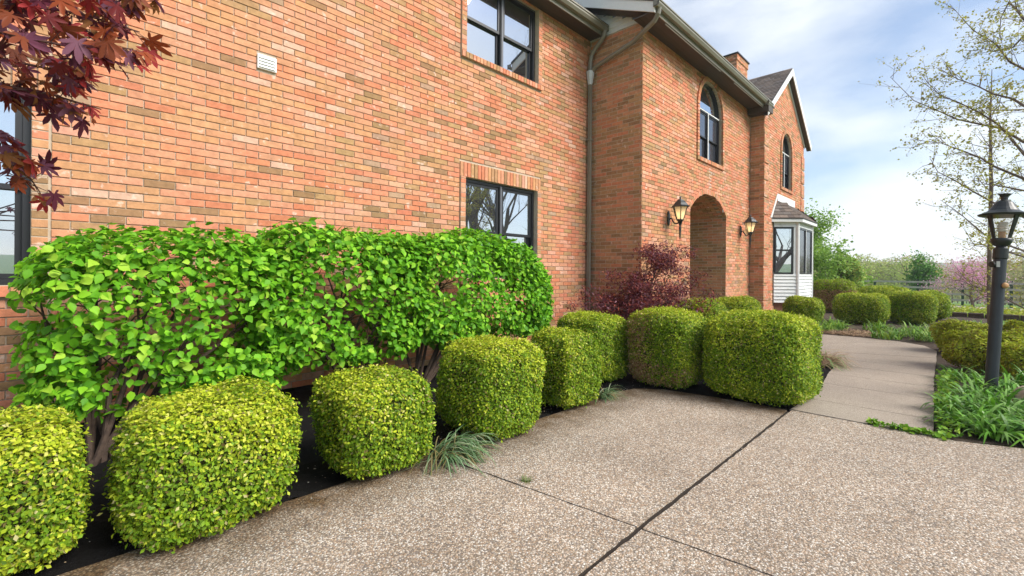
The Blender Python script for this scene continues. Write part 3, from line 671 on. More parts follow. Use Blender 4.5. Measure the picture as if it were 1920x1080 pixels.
for fi, (p0, p1) in enumerate(zip(poly, poly[1:])):
    L_, fn = face_fn(p0, p1)
    def pb(mb, u0, u1, z0, z1, d0, d1, col=None): mb.prism([fn(u0, d0, z0), fn(u1, d0, z0), fn(u1, d0, z1), fn(u0, d0, z1)], Vector(fn(0, d1, 0))-Vector(fn(0, d0, 0)), col)
    z = bz0
    while z < 1.40:
        mb = MB(); mb.prism([fn(.04, -.03, z), fn(.04, .016, z), fn(.04, -.014, z+.102), fn(.04, -.03, z+.102)], Vector(fn(L_-.04, 0, 0))-Vector(fn(.04, 0, 0))); mb.build('siding_board', M['siding'], bay); z += .102
    z = 2.86
    while z < 2.99:
        mb = MB(); mb.prism([fn(.04, -.03, z), fn(.04, .012, z), fn(.04, -.012, z+.07), fn(.04, -.03, z+.07)], Vector(fn(L_-.04, 0, 0))-Vector(fn(.04, 0, 0))); mb.build('siding_board', M['siding'], bay); z += .07
    u0, u1 = .05, L_-(.15 if fi == 0 else .05)
    mb = MB()
    pb(mb, u1+.003, L_-.042, 1.411, 2.859, -.03, -.004)
    if fi == 0: mb.build('trim', M['white'], bay)
    mb = MB(); w = .05
    for a in (((u0, u1, 1.42, 1.42+w), (u0, u1, 2.85-w, 2.85), (u0, u0+w, 1.42+w, 2.85-w), (u1-w, u1, 1.42+w, 2.85-w), (u0+w, u1-w, 2.12, 2.17)) if fi != 1 else ((u0, u1, 1.42, 1.42+w), (u0, u1, 2.85-w, 2.85), (u0, u0+w, 1.42+w, 2.85-w), (u1-w, u1, 1.42+w, 2.85-w), ((u0+u1)/2-.04, (u0+u1)/2+.04, 1.42+w, 2.85-w))): pb(mb, *a, -.04, .012)
    sf = mb.build('sash', M['black'], bay)
    mb = MB()
    if fi == 1:
        mid = (u0+u1)/2; pb(mb, u0+w, mid-.04, 1.47, 2.8, -.03, -.012); mb.build('pane', M['glass_dim'], bay); mb = MB(); pb(mb, mid+.04, u1-w, 1.47, 2.8, -.03, -.012); mb.build('pane', M['glass_dim'], bay)
        mb = MB(); pb(mb, mid-.015, mid+.015, 1.44, 2.84, .013, .02); mb.build('mullion', M['white'], bay)
    else:
        pb(mb, u0+w, u1-w, 1.47, 2.12, -.03, -.012); mb.build('pane', M['glass'], bay); mb = MB(); pb(mb, u0+w, u1-w, 2.17, 2.8, -.03, -.012); mb.build('pane', M['glass'], bay)
for x, y in poly[1:3]:
    mb = MB(); mb.lathe([(.055, bz0), (.055, bz1)], 8, Matrix.Translation((x, y+.02, 0))); mb.build('corner_post', M['white'], bay)
mb = MB(); ov = [(bx0-.14, Y2-.002), (bx0+BT-.07, fy-.13), (bx1-BT+.07, fy-.13), (bx1+.14, Y2-.002)]
mb.prism([(x, y, bz1) for x, y in ov], (0, 0, .09)); mb.build('eave', M['white'], bay)
mb = MB(); mb.prism([(x+(-.015 if i < 2 else .015), y-(.0 if i in (0, 3) else .015), bz1+.091) for i, (x, y) in enumerate(ov)], (0, 0, .025)); rfb = mb.build('roof', M['dark_edge'], bay)
top = [(bx0+.5, Y2-.005, 3.72), (bx1-.5, Y2-.005, 3.72)]
A, B, C_, D = [Vector((x, y, bz1+.117)) for x, y in ov]; T0, T1 = Vector(top[0]), Vector(top[1])
def hipface(p0, p1, t0, t1):
    ax = (p1-p0).normalized(); m_ = (t0+t1)/2-(p0+p1)/2; up = (m_-ax*m_.dot(ax)); Ls = up.length; up.normalize(); nrm = ax.cross(up); L_ = (p1-p0).length
    a0 = (t0-p0).dot(ax); a1 = (t1-p0).dot(ax)
    mb = MB(); mb.quad(p0-nrm*.004, p1-nrm*.004, t1-nrm*.004, t0-nrm*.004); mb.build('roof_deck', M['dark_edge'], rfb if False else bay)
    shingles('roof_shingles', p0, ax, up, nrm, L_, Ls, bay, w=.24, h=.13, keep=lambda u, r: a0*r/Ls-.05 < u < L_+(a1-L_)*r/Ls+.05)
hipface(A, B, T0, T0+Vector((.001, 0, 0))); hipface(B, C_, T0, T1); hipface(C_, D, T1, T1+Vector((.001, 0, 0)))
mb = MB(); mb.prism([(bx0-.16, Y2-.02, 3.12), (bx0+.42, Y2-.02, 3.80), (bx0+.42, Y2-.02, 3.92), (bx0-.28, Y2-.02, 3.12)], (0, .018, 0)); mb.prism([(bx0+.42, Y2-.02, 3.70), (bx1-.42, Y2-.02, 3.70), (bx1-.42, Y2-.02, 3.92), (bx0+.42, Y2-.02, 3.92)], (0, .018, 0)); mb.build('flashing', M['white'], bay)

# ------------------------------------------------------------------ wall lanterns
def wall_lantern(x, Y, zc, label):
    t = empty('wall_lantern', (x, Y, zc), label, 'lantern', 'wall lanterns either side of the arch'); cx, cy = x, Y-.26
    mb = MB(); Mx = Matrix.Translation((x, Y, zc+.02)) @ Matrix.Rotation(math.pi/2, 4, 'X') @ Matrix.Diagonal((1, 2.1, 1, 1)); mb.lathe([(.075, .001), (.075, .012), (.05, .025), (.02, .03)], 16, Mx); mb.build('back_plate', M['lamp_metal'], t, smooth=False)
    mb = MB(); mb.tube([(x, Y-.02, zc), (x, Y-.07, zc+.02), (x, Y-.10, zc-.04), (x, Y-.14, zc-.10), (x, Y-.20, zc-.10), (cx, cy, zc-.06)], [.016, .015, .014, .014, .015, .016], 8); mb.build('arm', M['lamp_metal'], t, smooth=True)
    Mc = Matrix.Translation((cx, cy, zc))
    mb = MB(); mb.lathe([(.004, -.46), (.012, -.42), (.018, -.30), (.026, -.2), (.016, -.16), (.03, -.12), (.05, -.06), (.075, -.035), (.075, -.02)], 12, Mc); mb.build('tail', M['lamp_metal'], t, smooth=True)
    mb = MB(); mb.lathe([(.20, .235), (.205, .245), (.17, .27), (.13, .32), (.09, .36), (.075, .37), (.07, .385), (.03, .40), (.015, .415), (.025, .43), (.022, .445), (.006, .465)], 6, Mc); mb.build('roof_cap', M['lamp_metal'], t)
    n = 6; rb, rt, zb, zt = .075, .15, -.02, .235
    for i in range(n):
        a0, a1 = [2*math.pi*(i+k+.5)/n for k in (0, 1)]
        P = lambda r, a, z: Vector((cx+r*math.cos(a), cy+r*math.sin(a), zc+z))
        mb = MB(); mb.tube([P(rb, a0, zb), P(rt, a0, zt)], .009, 4); mb.build('cage_bar', M['lamp_metal'], t)
        mb = MB(); mb.quad(P(rb-.006, a0, zb), P(rb-.006, a1, zb), P(rt-.006, a1, zt), P(rt-.006, a0, zt)); mb.build('pane', M['frost'], t)
    mb = MB(); mb.lathe([(.012, -.015), (.014, .06), (.028, .09), (.03, .12), (.015, .16), (.003, .17)], 10, Mc); mb.build('bulb', M['lit'], t, smooth=True)
wall_lantern(9.25, Y1, 2.56, 'black wall lantern on the brick beside the maple shrub and arch')
wall_lantern(13.72, Y1, 2.60, 'black wall lantern on the brick between arch and quoined corner')
# ------------------------------------------------------------------ lamp post
LB = on_ground(1857, 747); tilt = Matrix.Translation(LB) @ Matrix.Rotation(R(3.6), 4, Vector((cphi, sphi, 0)))
lp = empty('lamp_post', LB, 'leaning dark lamp post with a clear glass lantern among daylilies', 'lamp post')
mb = MB(); mb.lathe([(.056, -.1), (.056, 1.66), (.053, 1.67)], 20, tilt); mb.build('post', M['post'], lp, smooth=False)
mb = MB(); mb.lathe([(.058, 1.6), (.065, 1.61), (.065, 1.72), (.05, 1.725), (.04, 1.75)], 20, tilt); mb.build('collar', M['lamp_metal'], lp)
mb = MB(); mb.lathe([(.04, 1.745), (.07, 1.76), (.088, 1.80), (.094, 1.835), (.086, 1.838), (.06, 1.80)], 20, tilt); mb.build('cup', M['lamp_metal'], lp, smooth=True)
mb = MB(); mb.lathe([(.205, 2.10), (.212, 2.112), (.17, 2.13), (.13, 2.155), (.10, 2.20), (.075, 2.25), (.045, 2.275), (.03, 2.28), (.03, 2.31), (.045, 2.335), (.06, 2.345), (.055, 2.35)], 24, tilt); mb.build('roof_cap', M['lamp_metal'], lp)
mb = MB(); mb.lathe([(.19, 2.095), (.19, 2.10)], 24, tilt); mb.build('rim', M['lamp_metal'], lp)
for i in range(4):
    a = math.pi/4+i*math.pi/2-.035; P = lambda r, z, da=0: tilt @ Vector((r*math.cos(a+da), r*math.sin(a+da), z))
    mb = MB()
    mb.prism([P(.088, 1.82, -.16), P(.088, 1.82, .16), P(.158, 2.097, .14), P(.158, 2.097, -.14)], tilt.to_3x3() @ Vector((-.014*math.cos(a), -.014*math.sin(a), 0))); mb.build('cage_bar', M['lamp_metal'], lp)
mb = MB(); n = 24
for i in range(n):
    a0, a1 = 2*math.pi*i/n, 2*math.pi*(i+1)/n; P = lambda r, z, a: tilt @ Vector((r*math.cos(a), r*math.sin(a), z)); mb.quad(P(.078, 1.83, a0), P(.078, 1.83, a1), P(.146, 2.095, a1), P(.146, 2.095, a0))
mb.build('glass_shade', M['lglass'], lp, smooth=True)
mb = MB(); mb.lathe([(.028, 1.80), (.03, 1.84), (.032, 1.91), (.03, 1.915)], 12, tilt); mb.build('socket', M['socket'], lp)
mb = MB()
for k in range(4): mb.lathe([(.03, 1.916+k*.028), (.046, 1.922+k*.028), (.046, 1.935+k*.028), (.03, 1.942+k*.028)], 14, tilt)
mb.build('bulb', M['bulb'], lp, smooth=True)
rt = Vector((sphi, -cphi, 0)); fw = Vector((cphi, sphi, 0))
pc = tilt @ Vector((0, 0, 1.54)); mb = MB(); mb.tube([pc-rt*.05, pc-rt*.095], .035, 10); mb.build('photocell', M['lamp_metal'], lp)
mb = MB(); p = pc-rt*.055-fw*.035; mb.box(p.x-.014, p.x+.014, p.y-.014, p.y+.014, p.z-.03, p.z+.035); mb.build('sensor_face', M['galv'], lp)
kb = tilt @ Vector((0, 0, 1.30)); mb = MB(); mb.tube([kb-fw*.05, kb-fw*.07, kb-fw*.085, kb-fw*.09], [.018, .034, .03, .012], 12); mb.build('knob', M['socket'], lp, smooth=True)

# ------------------------------------------------------------------ foliage
OV = np.array([(0,0,0),(-.30,.22,.05),(-.36,.46,.06),(-.2,.76,.03),(0,1,-.08),(.2,.76,.03),(.36,.46,.06),(.30,.22,.05),(0,.48,-.02)], float)
OVT = np.array([(0,8,1),(1,8,2),(2,8,3),(3,8,4),(8,0,7),(8,7,6),(8,6,5),(8,5,4)])
DI = np.array([(0,0,0),(-.30,.55,.07),(0,1,0),(.30,.55,.07)], float); DIT = np.array([(0,2,1),(0,3,2)])
def unit(a): return a/np.maximum(np.linalg.norm(a, axis=1, keepdims=True), 1e-9)
def frames(nrm, out_tilt=.5, rng=RNG, spread=.9, up=.0, droop=0.):
    n = unit(nrm+rng.normal(size=nrm.shape)*spread*.5+np.array([0, 0, up])); t = rng.normal(size=nrm.shape)+nrm*out_tilt+np.array([0, 0, -droop]); t = t-n*(t*n).sum(1, keepdims=True); t = unit(t); return t, n, np.cross(t, n)
def leaf_mesh(name, pos, t, n, b, size, tmpl, tris, cols):
    V = pos[:, None, :]+size[:, None, None]*(tmpl[None, :, 0:1]*b[:, None, :]+tmpl[None, :, 1:2]*t[:, None, :]+tmpl[None, :, 2:3]*n[:, None, :])
    k = len(tmpl); T = (tris[None]+np.arange(len(pos))[:, None, None]*k).reshape(-1, 3)
    return np_mesh(name, V.reshape(-1, 3), T, np.repeat(cols, k, axis=0))
def palette(n, pal, w, rng=RNG, jit=.18):
    pal = np.array(pal); w = np.array(w, float); i = rng.choice(len(pal), n, p=w/w.sum()); return pal[i]*(1+rng.uniform(-jit, jit, (n, 1)))
def lump(p, amp, f=5., seed=0.):
    return amp*(np.sin(p[:, 0]*f+seed)*np.sin(p[:, 1]*f*1.1+seed*2+1)+.6*np.sin(p[:, 2]*f*1.7+p[:, 0]*f*.9+seed*3)+.5*np.sin(p[:, 1]*f*2.3-p[:, 2]*f*1.3+seed))
def rounded(n, w, d, h, p, rng, lo=-1.):
    A = np.array([d*h, d*h, w*h, w*h, w*d, w*d*.35]); f = rng.choice(6, n, p=A/A.sum()); q = rng.uniform(-1, 1, (n, 3)); ax = f//2; q[np.arange(n), ax] = np.where(f % 2 == 0, 1, -1); q[f == 4, 2] = 1; q[f == 5, 2] = -1
    r = (np.abs(q)**p).sum(1)**(1/p); q = q/r[:, None]; s = np.array([w/2, d/2, h/2]); nr = unit(np.sign(q)*np.abs(q)**(p-1)/s); return q*s, nr
BOXP = [(.34,.44,.022),(.25,.37,.018),(.15,.26,.014),(.46,.52,.05),(.085,.16,.012),(.50,.46,.20)]
def boxwood(name, c, w, d, h, label, group, n=None, p=4.5, seed=1, pal=BOXP, wts=(5,6,6,2.2,3,.7), leaf=.0235, amp=.022, brown=None, cat='shrub', f=5.):
    rng = np.random.default_rng(seed); area = 2*(w+d)*h+w*d*1.3; n = n or int(area*16500*(.024/leaf)**2*.8)
    t0 = empty(name, (c[0], c[1], 0), label, cat, group)
    q, nr = rounded(n, w, d, h, p, rng); dep = np.abs(rng.normal(size=n))*.03+ (rng.random(n) < .25)*rng.uniform(0, .07, n)-.012*rng.random(n)
    stray = rng.random(n) < .05; dep[stray] -= rng.uniform(0, .04, stray.sum())
    P = q-nr*dep[:, None]+nr*(lump(q, amp, f, seed)+lump(q, .011, 27., seed+3))[:, None]+np.array([c[0], c[1], h/2+.01]); keep = P[:, 2] > .02; P, nr = P[keep], nr[keep]; n = len(P)
    t, nn, b = frames(nr, .6, rng, 1.25, .55); cols = palette(n, pal, wts, rng)
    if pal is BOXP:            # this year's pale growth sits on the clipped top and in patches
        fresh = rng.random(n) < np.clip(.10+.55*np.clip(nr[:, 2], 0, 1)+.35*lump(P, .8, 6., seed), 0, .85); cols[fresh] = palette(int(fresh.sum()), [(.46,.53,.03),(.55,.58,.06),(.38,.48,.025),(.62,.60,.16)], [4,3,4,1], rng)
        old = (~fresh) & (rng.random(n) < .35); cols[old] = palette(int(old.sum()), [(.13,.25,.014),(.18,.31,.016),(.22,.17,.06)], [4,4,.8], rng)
    if brown is not None:
        m_ = brown(P) > rng.uniform(0, 1, n); cols[m_] = palette(m_.sum(), [(.40,.24,.11),(.30,.17,.08),(.46,.32,.16)], [1,1,1], rng)
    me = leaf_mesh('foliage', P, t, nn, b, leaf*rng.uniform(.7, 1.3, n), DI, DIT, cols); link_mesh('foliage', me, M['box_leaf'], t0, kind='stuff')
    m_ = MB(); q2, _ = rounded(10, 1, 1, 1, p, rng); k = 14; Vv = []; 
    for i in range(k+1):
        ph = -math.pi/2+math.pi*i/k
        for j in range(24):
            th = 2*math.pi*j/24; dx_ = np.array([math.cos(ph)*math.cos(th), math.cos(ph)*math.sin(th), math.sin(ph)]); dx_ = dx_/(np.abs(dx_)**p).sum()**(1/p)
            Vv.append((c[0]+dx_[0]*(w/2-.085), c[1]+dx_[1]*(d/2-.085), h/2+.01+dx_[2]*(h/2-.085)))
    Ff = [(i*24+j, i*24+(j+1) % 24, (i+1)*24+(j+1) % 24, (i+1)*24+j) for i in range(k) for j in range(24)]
    me = bpy.data.meshes.new('dark_core'); me.from_pydata(Vv, [], Ff); me.update(); link_mesh('dark_core', me, M['core'], t0)  # added solid lump closing gaps between leaves, coloured dark like inner shade
    m_ = MB()
    for i in range(7):
        a = i*.9+seed; m_.tube([(c[0]+.05*math.cos(a), c[1]+.05*math.sin(a), -.02), (c[0]+w*.2*math.cos(a), c[1]+d*.2*math.sin(a), h*.25)], [.014, .009], 5)
    m_.build('stem', M['bark'], t0)
    return t0
gB = 'clipped boxwoods along the driveway edge'
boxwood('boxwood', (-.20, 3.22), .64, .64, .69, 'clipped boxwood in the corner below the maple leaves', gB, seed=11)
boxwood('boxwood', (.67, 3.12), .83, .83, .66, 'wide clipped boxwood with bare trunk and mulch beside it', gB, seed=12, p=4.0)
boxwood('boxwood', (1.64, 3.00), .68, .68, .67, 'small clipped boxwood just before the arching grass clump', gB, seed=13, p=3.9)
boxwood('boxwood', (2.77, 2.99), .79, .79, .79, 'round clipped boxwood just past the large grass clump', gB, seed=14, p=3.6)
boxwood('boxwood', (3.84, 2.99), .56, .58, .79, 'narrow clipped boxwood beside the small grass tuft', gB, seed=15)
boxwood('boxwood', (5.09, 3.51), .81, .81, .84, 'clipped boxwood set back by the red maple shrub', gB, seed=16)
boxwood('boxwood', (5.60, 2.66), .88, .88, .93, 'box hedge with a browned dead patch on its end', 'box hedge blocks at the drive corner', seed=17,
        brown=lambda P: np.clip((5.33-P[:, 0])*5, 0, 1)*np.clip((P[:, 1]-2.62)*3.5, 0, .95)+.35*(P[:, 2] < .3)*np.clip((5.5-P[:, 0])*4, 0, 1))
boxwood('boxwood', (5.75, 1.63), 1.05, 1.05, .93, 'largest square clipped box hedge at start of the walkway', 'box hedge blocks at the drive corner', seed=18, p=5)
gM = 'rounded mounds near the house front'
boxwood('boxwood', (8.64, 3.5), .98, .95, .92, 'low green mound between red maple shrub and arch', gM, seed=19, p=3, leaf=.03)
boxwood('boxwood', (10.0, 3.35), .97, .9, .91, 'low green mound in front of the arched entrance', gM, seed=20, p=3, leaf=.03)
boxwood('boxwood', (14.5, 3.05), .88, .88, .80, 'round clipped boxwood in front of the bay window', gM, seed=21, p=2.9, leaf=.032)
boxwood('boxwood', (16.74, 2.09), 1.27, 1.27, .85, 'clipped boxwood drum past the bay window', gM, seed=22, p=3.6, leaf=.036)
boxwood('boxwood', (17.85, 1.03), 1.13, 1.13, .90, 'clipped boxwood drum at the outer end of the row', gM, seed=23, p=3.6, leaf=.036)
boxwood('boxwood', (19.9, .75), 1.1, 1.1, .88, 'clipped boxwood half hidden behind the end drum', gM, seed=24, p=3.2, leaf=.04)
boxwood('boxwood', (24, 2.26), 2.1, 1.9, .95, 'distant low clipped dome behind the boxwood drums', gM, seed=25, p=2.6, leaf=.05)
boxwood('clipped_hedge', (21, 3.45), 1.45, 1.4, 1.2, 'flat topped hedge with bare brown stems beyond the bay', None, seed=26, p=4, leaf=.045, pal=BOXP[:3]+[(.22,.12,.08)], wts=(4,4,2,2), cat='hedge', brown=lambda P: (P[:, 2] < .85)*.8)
YP = [(.44,.50,.035),(.36,.43,.03),(.26,.34,.025),(.54,.54,.06),(.20,.15,.03)]
for i, (c, w, h) in enumerate((((11.7, -.04), .75, .58), ((9.7, -.25), .85, .55), ((9.0, -.75), .8, .5), ((11.3, -.95), 1.0, .62))):
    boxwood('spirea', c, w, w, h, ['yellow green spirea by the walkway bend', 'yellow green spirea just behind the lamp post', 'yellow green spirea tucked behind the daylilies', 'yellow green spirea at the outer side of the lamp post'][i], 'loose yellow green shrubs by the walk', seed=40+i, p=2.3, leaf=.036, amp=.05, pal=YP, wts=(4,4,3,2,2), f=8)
# ---- big leafy hedge
HP = [(.17,.43,.018),(.12,.34,.014),(.24,.52,.024),(.08,.25,.011),(.34,.56,.045)]
LEAFV = []
for i in range(5):
    tm = OV.copy(); tm[4, 2] -= .05*i; tm[:, 0] *= .9+.06*i; c = np.tile(np.array(HP[i]), (len(tm), 1)); me = np_mesh('leaf', tm, OVT, c); me.materials.append(M['leaf']); LEAFV.append(me)
def hedge(name, x0, x1, zlo, ztop, base, label, n, seed, slope_r=0.):
    rng = np.random.default_rng(seed); cx, w, d = (x0+x1)/2, x1-x0, 1.15; cy = 4.78; h = ztop-zlo
    root = empty(name, (base[0], base[1], 0), label, 'hedge', 'leafy hedge shrubs against the brick wall')
    q, nr = rounded(n, w, d, h, 4.2, rng)
    keep = (q[:, 1] < d*.40)
    g_ = np.sin(q[:, 0]*5.1+seed)*np.sin(q[:, 2]*6.3+seed*1.7+q[:, 0]*2)+.5*np.sin(q[:, 0]*11+q[:, 2]*9+seed)
    keep &= ~((g_ > .5) & (q[:, 2] < h*.14) & (rng.random(n) < .93)); q, nr = q[keep], nr[keep]; n = len(q)
    dep = np.abs(rng.normal(size=n))*.06+(rng.random(n) < .4)*rng.uniform(0, .32, n)-.03
    P = q-nr*dep[:, None]+nr*lump(q, .045, 4.5, seed)[:, None]+rng.normal(size=(n, 3))*.012
    top = P[:, 2] > h*.3; st = top & (rng.random(n) < .08); P[st, 2] += rng.uniform(0, .07, st.sum())
    P[:, 2] -= slope_r*np.clip((P[:, 0]-.1*w)/(w*.4), 0, 1)**1.6*np.clip((P[:, 2]+h/2)/h, 0, 1)
    P += np.array([cx, cy, (zlo+ztop)/2])
    t, nn, b = frames(nr*.7, .55, rng, 1.0, .55, .35); size = .072*rng.uniform(.65, 1.2, n); cols = palette(n, HP, (5,5,4,3,1.2), rng, .15)
    dz = P[:, 0]*cphi+P[:, 1]*sphi; cand = np.where((nr[:, 1] < -.5) & (dep < .05) & (P[:, 2] > .55))[0]; cand = cand[np.argsort(dz[cand]/size[cand])][:230]
    sel = np.zeros(n, bool); sel[cand] = True
    me = leaf_mesh('foliage', P[~sel], t[~sel], nn[~sel], b[~sel], size[~sel], OV, OVT, cols[~sel]); crown = link_mesh('foliage', me, M['leaf'], root, kind='stuff')
    for i in cand:
        o = bpy.data.objects.new('leaf', LEAFV[int(rng.integers(0, 5))]); COL.objects.link(o); s = size[i]
        o.matrix_basis = Matrix(((b[i, 0]*s, t[i, 0]*s, nn[i, 0]*s, P[i, 0]), (b[i, 1]*s, t[i, 1]*s, nn[i, 1]*s, P[i, 1]), (b[i, 2]*s, t[i, 2]*s, nn[i, 2]*s, P[i, 2]), (0, 0, 0, 1))); setparent(o, root)
    # stems
    for k in range(9):
        tx = x0+w*(k+.5)/9+rng.uniform(-.1, .1); ty = cy+rng.uniform(-.3, .25); a = Vector((base[0]+rng.uniform(-.09, .09), base[1]+rng.uniform(-.06, .06), -.03)); e = Vector((tx, ty, zlo+h*rng.uniform(.55, .8)))
        m1 = a.lerp(e, .35)+Vector((rng.uniform(-.06, .06), rng.uniform(-.05, .05), .10)); m2 = a.lerp(e, .7)+Vector((rng.uniform(-.08, .08), rng.uniform(-.06, .06), .05))
        mb = MB(); mb.tube([a, m1, m2, e], [.022, .018, .012, .005], 6)
        for _ in range(7):
            s_ = m1.lerp(e, rng.uniform(.0, .9)); e2 = s_+Vector((rng.uniform(-.3, .3), rng.uniform(-.45, .1), rng.uniform(.0, .35))); mb.tube([s_, s_.lerp(e2, .5)+Vector((0, 0, .03)), e2], [.006, .005, .002], 4)
        mb.build('stem', M['bark'], root)
    return root
hedge('hedge_shrub', -.12, 1.55, .32, 1.67, (.28, 4.5), 'leafy green hedge shrub beside the maple and sash window', 11500, 3)
hedge('hedge_shrub', 1.35, 3.05, .42, 1.81, (2.3, 4.65), 'leafy green hedge shrub in the middle of the wall planting', 11500, 4)
hedge('hedge_shrub', 2.75, 5.36, .50, 1.87, (3.12, 4.6), 'leafy green hedge shrub reaching under the lower window', 19000, 5, .5)
# ---- palmate maple leaves
def palmate(seed):
    rng = random.Random(seed); pts = []; lobes = [(-128, .45), (-80, .72), (-38, .92), (0, 1.0), (38, .92), (80, .72), (128, .45)]
    for i, (a, r) in enumerate(lobes):
        a += rng.uniform(-5, 5); r *= rng.uniform(.9, 1.08)
        for da, k in ((-17, .5), (-9, .78), (0, 1.0), (9, .78), (17, .5)): pts.append((a+da, r*k))
        if i < 6: pts.append(((a+lobes[i+1][0])/2, .26))
    V = [(0, 0, 0)]+[(math.sin(R(a))*r, math.cos(R(a))*r, -.22*r*r+.03*math.sin(a)) for a, r in pts]; T = [(0, i+2, i+1) for i in range(len(pts)-1)]
    V += [(-.008, 0, 0), (.008, 0, 0), (0, -.55, -.1)]; k = len(V); T.append((k-3, k-1, k-2)); return np.array(V), np.array(T)
MC = [(.15,.022,.022),(.10,.02,.035),(.20,.05,.02),(.28,.06,.02),(.15,.045,.075),(.32,.03,.03),(.24,.10,.03),(.20,.08,.12)]
PALM = []
for i, c in enumerate(MC):
    Vp, Tp = palmate(i); me = np_mesh('leaf', Vp, Tp, np.tile(np.array(c), (len(Vp), 1))); me.materials.append(M['leaf']); PALM.append(me)
mt = empty('japanese_maple', (-1.6, 2.3, 0), 'purple red japanese maple reaching over from the house corner', 'tree')
mb = MB(); mb.tube([(-1.6, 2.3, -.05), (-1.55, 2.28, .8), (-1.35, 2.2, 1.6), (-.9, 2.1, 2.15)], [.06, .05, .035, .022], 8); mb.build('trunk', M['bark'], mt, smooth=True)
def px(u, v, z): return at_depth(u, v, z)
rg = random.Random(5)
brs = [[(-160, 40), (0, 60), (120, 85), (250, 92)], [(-160, 10), (20, 5), (150, 25), (262, 60)], [(-140, 120), (0, 160), (90, 175), (190, 205)], [(-140, 0), (60, -20), (200, -10), (275, 5)], [(-160, 230), (-20, 260), (40, 310), (75, 360)], [(-150, 90), (0, 110), (100, 130), (175, 150)]]
mb = MB(); spots = []
for bi, br in enumerate(brs):
    z = 1.35+.06*bi; pts = [px(u, v, z+.05*k) for k, (u, v) in enumerate(br)]
    mb.tube([Vector((-.9, 2.1, 2.15-.05*bi))]+pts, [.014, .008, .006, .004, .002], 5)
    L_ = []
    for k in range(3):
        for s_ in range(9): L_.append(pts[k].lerp(pts[k+1], s_/9))
    nl = {0: 52, 1: 52, 2: 54, 3: 50, 4: 34, 5: 44}[bi]
    for _ in range(nl):
        p = L_[int(len(L_)*min(.999, rg.random()**.8))]; q = p+Vector((rg.uniform(-.05, .05), rg.uniform(-.10, .10), rg.uniform(-.045, .05))); spots.append(q); mb.tube([p, q], [.0018, .001], 3, cap=False)
mb.build('branch', M['twig'], mt)
for q in spots:
    o = bpy.data.objects.new('leaf', rg.choice(PALM)); COL.objects.link(o); s = rg.uniform(.045, .075)
    ax = Vector((rg.gauss(.45, .5), rg.gauss(-.1, .5), rg.gauss(-.55, .35))).normalized(); nn = Vector((rg.gauss(0, .55), rg.gauss(-.55, .5), rg.gauss(.8, .4))); nn = (nn-ax*nn.dot(ax)).normalized(); bb = ax.cross(nn)
    m4 = Matrix((bb, ax, nn)).transposed().to_4x4(); o.matrix_basis = Matrix.Translation(q) @ m4 @ Matrix.Diagonal((s, s, s, 1)); setparent(o, mt)
# ---- small red maple shrub by the corner
rm = empty('red_maple_shrub', (6.9, 3.95, 0), 'dark red cutleaf maple shrub in the corner of the house', 'shrub')
rng = np.random.default_rng(77); mb = MB(); cen = []
for k in range(19):
    a = rng.uniform(0, 2*math.pi); r = rng.uniform(.1, .95); e = Vector((7.0+r*math.cos(a)*.9, 3.75+r*math.sin(a)*.7, rng.uniform(.85, 1.85)-.2*r)); s_ = Vector((6.9+rng.uniform(-.06, .06), 3.95+rng.uniform(-.05, .05), 0)); m1 = s_.lerp(e, .4)+Vector((0, 0, .15))
    mb.tube([s_, m1, e], [.02, .012, .004], 5); cen.append(e)
    for _ in range(5):
        e2 = e+Vector((rng.normal()*.28, rng.normal()*.22, rng.normal()*.14)); mb.tube([m1.lerp(e, .7), e2], [.005, .002], 4, cap=False); cen.append(e2)
mb.build('stem', M['bark'], rm)
cen = np.array([tuple(c) for c in cen]); n = 15000; P = cen[rng.integers(0, len(cen), n)]+rng.normal(size=(n, 3))*np.array([.12, .10, .07]); keep = (P[:, 2] > .35) & (P[:, 1] < 4.38) | (P[:, 0] < 8.0) & (P[:, 1] < 5.5) & (P[:, 2] > .35); P = P[keep]; n = len(P)
t, nn, b = frames(np.tile(np.array([[.1, -.3, .8]]), (n, 1)), .2, rng, 1.2, 0, .5); NL = np.array([(0,0,0),(-.16,.5,.03),(0,1,-.1),(.16,.5,.03)])
me = leaf_mesh('foliage', P, t, nn, b, .058*rng.uniform(.6, 1.3, n), NL, DIT, palette(n, [(.15,.03,.035),(.22,.05,.04),(.09,.024,.034),(.32,.08,.05),(.22,.09,.12)], [4,3,4,1.2,2], rng)); link_mesh('foliage', me, M['leaf'], rm, kind='stuff')
